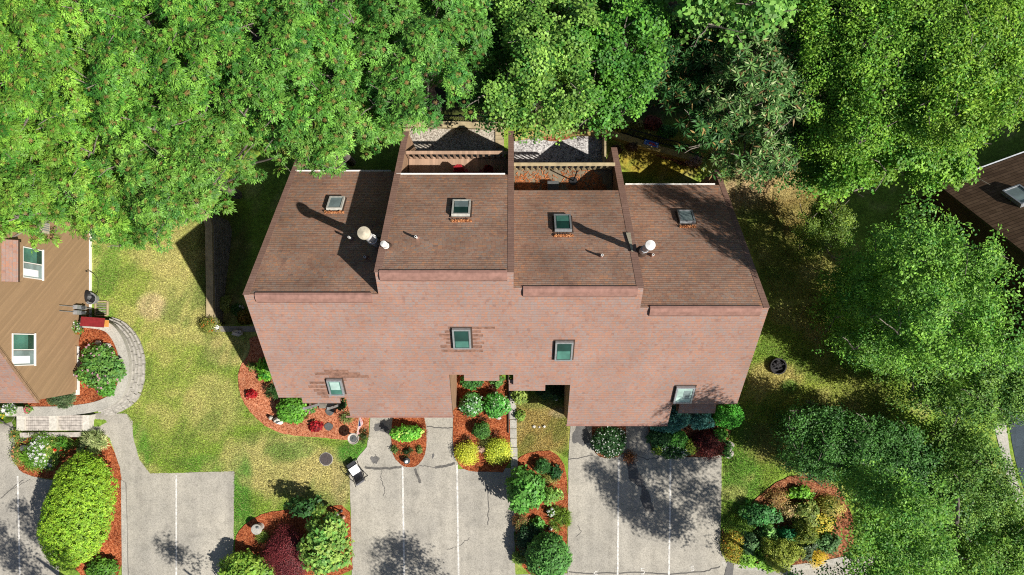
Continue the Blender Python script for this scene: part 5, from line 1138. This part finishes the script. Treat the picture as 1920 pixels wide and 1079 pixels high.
# folding patio chair on the middle driveway (local -y is the back of the chair)
t, g = thing("patio_chair", 674, 887, 0.0, "black framed reclining patio chair with grey cushions on the driveway edge", "chair", .022)
l = LF(g, radians(34))
f = MB(); l.box(f, (0, .24, .40), (.5, .46, .06), .08); f.build("seat", MAT["whitec"], t)
f = MB(); l.box(f, (0, .52, .36), (.5, .34, .05), -.25); f.build("leg_rest", MAT["darkg"], t)
f = MB(); l.box(f, (0, -.2, .62), (.48, .09, .62), .75); l.box(f, (0, -.36, .86), (.44, .1, .16), .75); f.build("backrest", MAT["greyc"], t)
for s_ in (-1, 1):
    f = MB(); l.tube(f, [(s_ * .29, .72, .02), (s_ * .29, .3, .42), (s_ * .29, -.02, .42), (s_ * .29, -.46, .92)], .018); l.tube(f, [(s_ * .29, -.35, .02), (s_ * .29, .2, .4)], .018); f.build("side_frame", MAT["black"], t)
    f = MB(); l.tube(f, [(s_ * .31, .38, .42), (s_ * .36, .36, .62), (s_ * .37, 0, .64), (s_ * .31, -.18, .6)], .022); f.build("armrest", MAT["black"], t)
f = MB(); l.tube(f, [(-.29, .72, .02), (.29, .72, .02)], .018); l.tube(f, [(-.29, -.35, .02), (.29, -.35, .02)], .018); f.build("crossbar", MAT["black"], t)
# two slatted garden chairs and a side table on the balcony
def adirondack(px, py, a, label, m):
    t, g = thing("garden_chair", px, py, 1.5, label, "chair"); l = LF(g, a)
    f = MB()
    for k in range(6): l.box(f, (0, -.2 + k * .095, .36 + .012 * k), (.54, .085, .022), .12)
    f.build("seat", m, t)
    f = MB()
    for k in range(5):
        x = (k - 2) * .105; hh = .68 - .035 * abs(k - 2); M = l.M @ Matrix.Translation((x, -.26, .36)) @ Matrix.Rotation(.42, 4, 'X') @ Matrix.Rotation(-(k - 2) * .05, 4, 'Y'); f.box((0, 0, hh / 2), (.092, .022, hh), M=M)
    l.box(f, (0, -.36, .64), (.56, .03, .06), .42); f.build("backrest", m, t)
    for s_ in (-1, 1):
        f = MB(); l.box(f, (s_ * .36, .06, .56), (.14, .74, .025)); f.build("armrest", m, t)
        f = MB(); l.box(f, (s_ * .31, .32, .275), (.035, .1, .55)); f.build("leg", m, t)
        f = MB(); l.box(f, (s_ * .29, -.18, .2), (.03, .95, .11), .28); f.build("leg", m, t)
adirondack(866, 338, pi + .3, "left dark red slatted chair on the balcony, its back catching sun", MAT["red"])
adirondack(913, 339, pi - .3, "right dark red slatted chair in the shade of the balcony corner", MAT["dred"])
t, g = thing("side_table", 889, 336, 1.5, "small square red table between the two balcony chairs", "table"); l = LF(g, 0); f = MB()
for k in range(5): l.box(f, (0, -.2 + k * .1, .48), (.46, .088, .025))
f.build("tabletop", MAT["red"], t)
for sx in (-1, 1):
    for sy in (-1, 1): f = MB(); l.box(f, (sx * .19, sy * .19, .233), (.04, .04, .466)); f.build("leg", MAT["dred"], t)
# third unit's balcony: storage box and a pole
g = P(1036, 352, 1.4); f = MB(); f.box((g.x, g.y, 1.62), (.5, .4, .44)); f.box((g.x, g.y, 1.86), (.54, .44, .04)); f.box((g.x, g.y + .23, 1.72), (.1, .02, .06)); f.build("storage_box", MAT["slate"], origin=(g.x, g.y, 1.4), label="blue-grey storage box under the eave of the weathered balcony", cat="box")
g = P(1075, 340, 1.4); f = MB(); f.cyl((g.x, g.y, 1.4), (g.x, g.y, 3.3), .03); f.cyl((g.x, g.y, 1.4), (g.x, g.y, 1.47), .2); f.lathe([(.03, 0), (.05, .04), (.01, .09)], (g.x, g.y, 3.3), 10); f.build("umbrella_pole", MAT["black"], origin=(g.x, g.y, 1.4), label="thin black pole standing on the weathered balcony", cat="pole")
# twigs and needles on that balcony
rr = random.Random(3)
rg = np.random.default_rng(77); n = 2600; x0, x1 = XB[2] + .1, XB[3] - .4
u = rg.uniform(0, 1, n); y = YE[2] - .2 + rg.beta(1.1, 2.2, n) * 1.9; x = x0 + u * (x1 - x0) * .97; keep = (np.sin(x * 2.1) * .5 + np.sin(x * 5 + y * 3) * .5 + rg.uniform(-.9, .9, n)) > -.15; x, y = x[keep], y[keep]; n = len(x)
a = rg.uniform(0, pi, n); Lg = rg.uniform(.04, .13, n); V = np.zeros((n, 4, 3)); dx, dy = np.cos(a), np.sin(a); w = .014
for k, (s_, q) in enumerate(((-1, -1), (1, -1), (1, 1), (-1, 1))): V[:, k, 0] = x + dx * Lg * s_ - dy * w * q; V[:, k, 1] = y + dy * Lg * s_ + dx * w * q; V[:, k, 2] = 1.415 + rg.uniform(0, .03, n)
col = np.array((.34, .12, .045)) * rg.uniform(.5, 1.6, (n, 1)); me = np_mesh("fallen_needles", V.reshape(-1, 3), np.arange(n * 4).reshape(-1, 4), np.repeat(col, 4, 0), attr_mat("needles", .9))
o = bpy.data.objects.new("fallen_needles", me); COL.objects.link(o); tag(o, "rusty fallen needles strewn over the weathered balcony", "needles", kind="stuff")
# needles caught above the back skylights
for i, px, py, w, lb in ((0, 627, 399, 32, "left unit's"), (1, 865, 415, 32, "second unit's"), (2, 1057, 443, 32, "third unit's"), (3, 1289, 426, 28, "right unit's")):
    c = onB(i, px, py); f = MB(); hw = w / 2 * M1 * .82
    for k in range(7):
        t_ = (k / 6 - .5) * 2 * hw; f.blob((c.x + t_, c.y, c.z + .02), (hw * .26, .085, .06), .3, seed=k + i * 10, n=5)
    f.build("needle_pile", MAT["litter"], origin=c, label=f"rusty needles heaped above the {lb} back skylight", cat="needles")
# flag on a pole from the left garage and the bird bath
g = onF(671, 779); base = Vector((g.x, yG1 + .15, g.z - .55)); tipv = base + Vector((-.12, -1.15, .35))
t = empty("flag", base, "striped flag hanging on a slanted pole from the left garage eave", "flag"); f = MB(); f.tube([base, tipv], .016); f.lathe([(.0, .05), (.03, .02), (.02, -.02)], tipv, 8); f.build("pole", MAT["beige"], t)
f = MB(); f2 = MB(); f3 = MB(); n = 13
for k in range(n):
    a, b = k / n, (k + 1) / n; tgt = f if k % 2 == 0 else f2
    for j in range(8):
        u0, u1 = .25 + .72 * j / 8, .25 + .72 * (j + 1) / 8; pa, pb = base.lerp(tipv, u0), base.lerp(tipv, u1); wob = lambda u, h: .07 * sin(u * 11 + h * 2.0) * (h + .2)
        q = [(pa.x + wob(u0, a), pa.y, pa.z - .75 * a), (pb.x + wob(u1, a), pb.y, pb.z - .75 * a), (pb.x + wob(u1, b), pb.y, pb.z - .75 * b), (pa.x + wob(u0, b), pa.y, pa.z - .75 * b)]
        (f3 if (j < 4 and k < 7) else tgt).add(q, [(0, 1, 2, 3)])
f.build("red_stripes", MAT["redc"], t); f2.build("white_stripes", MAT["whitec"], t); f3.build("canton", MAT["navy"], t)
t, g = thing("bird_bath", 669, 819, 0.0, "grey pedestal bird bath with a pale rim at the corner of the mulch bed", "bird bath", .04)
f = MB(); f.lathe([(.16, 0), (.14, .06), (.06, .12), (.05, .6), (.1, .68)], g, 16); f.build("pedestal", MAT["concrete"], t)
f = MB(); f.lathe([(.06, .66), (.2, .7), (.285, .8), (.27, .81), (.2, .745), (.05, .72)], g, 24); f.build("bowl", MAT["stone"], t)
f = MB(); f.lathe([(.185, .752), (.1, .753), (0.0, .754)], g, 20); f.cyl(g + Vector((0, 0, .74)), g + Vector((0, 0, .82)), .05, .03); f.build("water", MAT["slate"], t)
# black lantern in the oval bed
t, g = thing("garden_lantern", 764, 863, 0, "black pot lantern with a white globe at the tip of the oval bed", "lantern", .045)
f = MB(); f.lathe([(.13, 0), (.17, .12), (.17, .26), (.14, .3)], g, 16); f.build("pot", MAT["darkg"], t); f = MB(); f.lathe([(.03, .3), (.085, .36), (.09, .42), (.05, .49), (0.005, .5)], g, 14); f.build("globe", MAT["whitec"], t, smooth=True)
# stones
def rock(px, py, rx, ry, h, m, label, seed, z=None, name="rock", cat="rock"):
    g = P(px, py, z); f = MB(); f.blob((g.x, g.y, g.z + h * .3), (rx * M1, ry * M1, h * .7), .14, seed=seed, n=8); f.build(name, m, origin=g, label=label, cat=cat)
rock(525, 788, 11, 7, .45, MAT["palestone"], "largest pale boulder in the front corner bed", 1); rock(528, 791, 5, 4, .62, MAT["whitec"], "white round stone perched on the pale boulder", 2); rock(510, 783, 4, 4, .4, MAT["palestone"], "small white stone ball left of the pale boulder", 3)
rock(566, 757, 7, 4, .3, MAT["stone"], "tan stone beside the pink porch flowers", 20)
rock(903, 842, 9, 7, .3, MAT["pinkstone"], "pinkish rock between the two golden bushes", 4); rock(934, 783, 6, 4, .12, MAT["stone"], "flat grey stone below the right round bush", 5); rock(928, 735, 4, 3, .1, MAT["pinkstone"], "small flat stone behind the right round bush", 6)
rock(447, 625, 10, 6, .4, MAT["stone"], "grey boulder in the shade beside the timber return wall", 7); rock(186, 643, 5, 4, .25, MAT["palestone"], "tan stone above the pink blooming bush", 8, 1.0); rock(204, 648, 6, 4, .25, MAT["palestone"], "whitish stone near the curved walk", 9, 1.0)
rock(453, 577, 7, 6, .3, MAT["stone"], "bluish grey boulder close to the left roof edge", 10); rock(1032, 990, 4, 4, .3, MAT["stone"], "grey stone above the big green ball bush", 11); rock(48, 839, 7, 6, .35, MAT["slate"], "black round stone in the daisy bed", 12)
rock(44, 823, 7, 5, .3, MAT["char"], "dark brown stone under the orange marigolds", 21)
rock(1001, 800, 3.4, 3, .12, MAT["palestone"], "yellowish white disc on the straw lawn, left of its pair", 13); rock(1020, 800, 3, 3, .12, MAT["palestone"], "whitish disc on the straw lawn, right of its pair", 14); rock(1011, 801, 2, 2, .1, MAT["stone"], "small pale pebble between the two lawn discs", 15)
rock(1043, 749, 3, 3, .2, MAT["palestone"], "white stone in the shaded entry plants", 16)
rock(1533, 764, 4, 3, .25, MAT["palestone"], "white stone by the dark glossy hedge, nearer the house", 17); rock(1549, 772, 4, 3, .25, MAT["palestone"], "white stone by the dark glossy hedge, farther right", 18)
for x, y, r_, lb in ((619, 772, 8, "round slate stepping stone nearest the porch"), (617, 800, 8, "round slate stepping stone nearest the lawn"), (1367, 836, 9, "grey stepping stone beside the barberry, upper one"), (1366, 851, 9, "grey stepping stone beside the barberry, lower one")):
    g = onsheet(x, y, 0); f = MB(); f.prism([(p[0], p[1]) for p in [(g.x + r_ * M1 * (1 + .07 * sin(3 * a)) * cos(a), g.y + r_ * M1 * .9 * (1 + .06 * cos(4 * a)) * sin(a)) for a in np.linspace(0, 2 * pi, 18, endpoint=False)]], g.z - .03, g.z + .085)
    f.build("stepping_stone", MAT["slate" if x < 700 else "stone"], origin=g, label=lb, cat="stepping stone")
# manhole cover
t, g = thing("manhole_cover", 612, 861, 0, "round brown iron manhole cover set in the dry lawn", "manhole cover"); f = MB(); f.cyl(g - Vector((0, 0, .1)), g + Vector((0, 0, .055)), .345, n=32); f.build("rim", MAT["concrete"], t)
f = MB(); f.cyl(g, g + Vector((0, 0, .07)), .315, n=32)
for k in range(-4, 5):
    for j in range(-4, 5):
        if k * k + j * j < 17: f.box((g.x + k * .065, g.y + j * .065, g.z + .073), (.035, .035, .01))
f.build("lid", MAT["iron"], t)
# round grey stone table in the island bed, globe lamp at its corner
t, g = thing("stone_seat", 489, 987, 0, "round grey stone seat alone on the red island mulch", "stone seat", .045); f = MB(); f.lathe([(.2, 0), (.17, .1), (.16, .45), (.22, .5)], g, 16); f.build("pedestal", MAT["stone"], t); f = MB(); f.lathe([(.22, .5), (.27, .52), (.27, .6), (.25, .62), (0.01, .625)], g, 24); f.build("top", MAT["concrete"], t)
f = MB(); f.blob(g + Vector((.1, .1, .68)), (.07, .05, .07), .2, seed=4, n=6); f.build("ornament", MAT["galv"], t)
t, g = thing("lamp_post", 640, 958, 0, "short post lamp with a white globe at the corner of the island bed", "lamp", .045); f = MB(); f.cyl(g, g + Vector((0, 0, .9)), .035); f.lathe([(.09, 0), (.08, .05), (.04, .07)], g, 12); f.build("post", MAT["black"], t); f = MB(); f.lathe([(.03, .88), (.1, .93), (.125, 1.02), (.1, 1.11), (.01, 1.15)], g, 16); f.build("globe", MAT["whitec"], t, smooth=True)
f = MB(); f.lathe([(.11, 0), (.1, .16), (.06, .2), (.03, .34)], P(644, 970, .045), 12); f.blob(P(644, 970, .43), (.07, .07, .09), .05, n=6); f.build("garden_figure", MAT["pinkstone"], origin=P(644, 970, .045), label="small pinkish garden figure below the globe lamp", cat="ornament")
# pots and lights
def pot(px, py, z, r, h, m, label, flowers=None, name="flower_pot", leafc=((110, 150, 60), (80, 120, 50))):
    t, g = thing(name, px, py, z, label, "pot"); f = MB(); f.lathe([(r * .7, 0), (r, h * .85), (r * 1.08, h * .87), (r * 1.08, h), (r * .9, h), (r * .88, h * .9), (0.01, h * .9)], g, 18); f.build("pot", m, t)
    if flowers:
        SEED[0] += 1; rg = np.random.default_rng(SEED[0]); p, nn = dome_pts(g + Vector((0, 0, h)), (r * 1.15, r * 1.15, r * .9), 26, rg)
        q = [foliage('broad', p, nn, lc(leafc[0]), lc(leafc[1]), rg, .8)]; o = fol_obj("plant", q, g); o.parent = t; V = flower_heads(p + nn * .03, rg, lc(flowers, .75), .05); o = fol_obj("blossom", [V], g, MAT["petal"]); o.parent = t; o["kind"] = "stuff"
pot(149, 615, 1.04, .22, .3, MAT["slate"], "dark pot of white flowers at the corner of the tan house", (250, 248, 248)); pot(10, 773, 1.04, .2, .25, MAT["white"], "white pot of yellow flowers at the left edge", (240, 215, 60)); pot(27, 765, 1.04, .24, .3, MAT["galv"], "silver tub of white blooms beside the yellow flower pot", (240, 240, 240)); pot(57, 768, 1.04, .12, .18, MAT["pinkstone"], "tiny pot of pink flowers on the walk edge", (240, 120, 140))
pot(152, 621, 1.04, .12, .16, MAT["pinkstone"], "small pot of red flowers below the white flower pot", (225, 50, 40))
pot(1033, 958, 0, .16, .28, MAT["black"], "black pot with a white bloom in the long mulch bed", (240, 240, 240)); pot(844, 762, 0, .13, .22, MAT["pinkstone"], "small potted plant under the left garage wall", (150, 190, 80))
def glight(px, py, z, label):
    t, g = thing("garden_light", px, py, z, label, "light"); f = MB(); f.cyl(g, g + Vector((0, 0, .3)), .02); f.build("stake", MAT["black"], t); f = MB(); f.lathe([(.03, .28), (.08, .3), (.085, .38), (.1, .39), (.02, .44)], g, 12); f.build("head", MAT["galv"], t)
glight(142, 727, 1.02, "little stake light at the corner of the tan house"); glight(146, 702, 1.02, "silvery stake light against the white foundation")
g = P(405, 614, .12); f = MB(); f.blob(g + Vector((0, 0, .1)), (.2, .12, .1), .15, seed=5, n=7); f.blob(g + Vector((-.16, .08, .2)), (.09, .08, .09), .1, seed=6, n=6); f.build("garden_figure", MAT["whitec"], origin=g, label="white garden figure lying on the end of the timber wall", cat="ornament")
t, g = thing("wire_hoop", 139, 820, .3, "bent brown wire hoop ornament at the top of the daisy bed", "ornament"); f = MB(); f.tube([g + Vector((.2 * cos(a), .13 * sin(a), .25)) for a in np.linspace(0, 6.1, 18)], .012); f.tube([g, g + Vector((.2, 0, .25))], .012); f.build("hoop", MAT["iron"], t); f = MB(); f.blob(g + Vector((-.05, .05, .35)), (.12, .05, .15), .1, n=6); f.build("plate", MAT["iron"], t)
# fire pit on the right lawn
t, g = thing("fire_pit", 1456, 687, None, "charred black round fire pit on the right lawn", "fire pit"); f = MB(); f.lathe([(.4, -.05), (.42, .3), (.36, .31), (.34, .12), (.01, .1)], g, 22); f.build("bowl", MAT["char"], t)
f = MB()
for k in range(9): f.blob(g + Vector((R.uniform(-.22, .22), R.uniform(-.22, .22), .18 + R.uniform(0, .12))), (.12, .07, .07), .3, seed=k, n=5)
f.build("charcoal", MAT["char"], t)
g0, g1 = P(1512, 752), P(1536, 764); f = MB(); f.tube([(g0.x, g0.y, g0.z + .1), (g1.x, g1.y, g1.z + .1)], .09, 8); f.build("log", MAT["bark"], origin=g0, label="short dark log beside the white lawn stones", cat="log")
# garden hose reel, red chest and wooden frame beside the tan house
t, g = thing("hose_pot", 178, 561, 0, "round grey hose pot with coiled hose against the tan house", "hose reel"); f = MB(); f.lathe([(.24, 0), (.3, .35), (.31, .42), (.27, .42), (.26, .3), (.01, .28)], g, 24); f.build("pot", MAT["galv"], t)
f = MB(); f.tube([g + Vector((.19 * cos(a) * (1 - a * .012), .19 * sin(a) * (1 - a * .012), .33 + a * .006)) for a in np.linspace(0, 25, 90)], .018); f.build("hose", MAT["black"], t)
f = MB(); f.lathe([(.3, .42), (.16, .5), (.02, .52)], g + Vector((-.2, .12, .05)), 16); f.build("lid", MAT["black"], t)
s0 = Vector((XW + .06, (NY - 510) / F * 36, .45)); f = MB(); f.tube(curve([s0, s0 + Vector((.15, 0, .02)), P(178, 516, .05), P(184, 528, .02), P(183, 545, .02), P(180, 555, .3)], 6), .016); f.lathe([(.035, 0), (.035, .06)], s0, 8); f.build("garden_hose", MAT["black"], origin=s0, label="black garden hose running from the white wall base to the pot", cat="hose")
t, g = thing("storage_chest", 184, 606, 1.0, "dark red topped chest with a yellow end on the curved walk", "chest", .04); l = LF(g, radians(-4)); f = MB(); l.box(f, (0, 0, .2), (1.1, .36, .4)); f.build("body", MAT["whitec"], t); f = MB(); l.box(f, (0, .03, .43), (1.16, .46, .05), -.12); f.build("lid", MAT["dred"], t); f = MB(); l.box(f, (.56, 0, .2), (.015, .34, .38)); f.build("end_panel", MAT["orange"], t)
t, g = thing("wooden_frame", 192, 579, 0, "small wooden frame with slats lying by the utility meters", "frame"); f = MB(); w, h = .62, .72
for c, d in (((-w / 2, 0), (.07, h)), ((w / 2, 0), (.07, h)), ((0, -h / 2), (w - .08, .07)), ((0, h / 2), (w - .08, .07))): f.box((g.x + c[0], g.y + c[1], g.z + .06), (d[0], d[1], .1))
f.build("rim", MAT["timber"], t); f = MB()
for k in range(5): f.box((g.x, g.y - h / 2 + .12 + k * .12, g.z + .04), (w - .09, .06, .03))
f.build("slats", MAT["oldtimber"], t)
# banner fixed on the back fence
g = P(1222, 268, GBK + .9); t = empty("banner", (g.x, g.y, GBK), "blue banner with red and white shapes hung on the black rear fence", "banner"); M = Matrix.Translation((g.x, g.y, GBK + .75)) @ Matrix.Rotation(-.28, 4, 'Z') @ Matrix.Rotation(-.75, 4, 'X')
f = MB(); f.box((0, 0, 0), (.8, .5, .012), M=M); f.build("cloth", MAT["blue"], t)
f = MB()
for c, d in (((.05, .02), (.3, .14)), ((.16, -.1), (.22, .12)), ((-.06, -.04), (.14, .2))): f.box((c[0], c[1], .012 + .002 * c[0]), (d[0], d[1], .006), M=M)
f.build("red_shape", MAT["redc"], t); f = MB()
for c, d in (((-.3, .12), (.06, .06)), ((.3, .14), (.05, .12)), ((-.1, -.18), (.25, .05)), ((.34, -.1), (.04, .2)), ((-.34, -.05), (.03, .3))): f.box((c[0], c[1], .014), (d[0], d[1], .006), M=M)
f.build("white_shape", MAT["whitec"], t); f = MB(); f.cyl((g.x - .38, g.y + .15, GBK - .2), (g.x - .38, g.y + .15, GBK + 1.1), .02); f.build("stake", MAT["black"], t)

# ------------------------------------------------------------------ grass blades on the visible lawns
def grass(name, polys, holes, n, label, L=(.05, .115), off=0.0):
    rg = np.random.default_rng(len(name) + n); pts = []
    for poly, share in polys:
        Wp = [P(x, y).xy[:] for x, y in poly]; xs_ = [p[0] for p in Wp]; ys_ = [p[1] for p in Wp]; k = int(n * share); x = rg.uniform(min(xs_), max(xs_), k * 2); y = rg.uniform(min(ys_), max(ys_), k * 2); m = inside(Wp, x, y)
        for hp in holes: m &= ~inside([P(a, b).xy[:] for a, b in hp], x, y)
        pts.append(np.stack([x[m], y[m]], 1)[:k])
    p = np.concatenate(pts); n = len(p); z = zt(p[:, 0], p[:, 1]); c = gcol(p[:, 0], p[:, 1]) * rg.uniform(.5, 1.75, (n, 1)); dry = rg.uniform(0, 1, n) < .16; c[dry] = c[dry] * .4 + np.array(alb(205, 190, 130)) * .6
    V = np.zeros((n, 3, 3)); a = rg.uniform(0, 2 * pi, n); l_ = rg.uniform(*L, n); t = rg.uniform(.2, 1.25, n); w = rg.uniform(.010, .022, n)
    V[:, 0] = np.stack([p[:, 0] - np.sin(a) * w, p[:, 1] + np.cos(a) * w, z], 1); V[:, 1] = np.stack([p[:, 0] + np.sin(a) * w, p[:, 1] - np.cos(a) * w, z], 1)
    V[:, 2] = np.stack([p[:, 0] + np.cos(a) * np.cos(t) * l_, p[:, 1] + np.sin(a) * np.cos(t) * l_, z + np.sin(t) * l_], 1)
    me = np_mesh(name, V.reshape(-1, 3), np.arange(n * 3).reshape(-1, 3), np.repeat(c, 3, 0), MAT["blade"]); o = bpy.data.objects.new(name, me); COL.objects.link(o); tag(o, label, "grass", kind="stuff")
grass("lawn_grass", [([(176, 420), (330, 400), (420, 380), (412, 600), (470, 625), (448, 690), (447, 725), (456, 755), (476, 780), (505, 806), (545, 819), (650, 828), (688, 828), (668, 858), (654, 880), (656, 946), (600, 948), (520, 955), (478, 967), (450, 988), (440, 1008), (439, 884), (282, 888), (262, 862), (250, 800), (238, 776), (212, 776), (240, 750), (258, 710), (258, 670), (240, 630), (210, 608), (176, 604)], 1.0)], [], 150000, "short patchy grass of the front left lawn")
grass("lawn_grass", [([(968, 735), (1062, 735), (1066, 860), (1040, 845), (1000, 846), (970, 858)], .16), ([(1356, 800), (1440, 580), (1600, 560), (1720, 760), (1620, 800), (1480, 760), (1470, 890), (1430, 918), (1356, 980)], .6), ([(1355, 320), (1440, 300), (1560, 330), (1600, 560), (1450, 560)], .24)], [], 95000, "dry grass of the right lawn and the little lawn between beds")
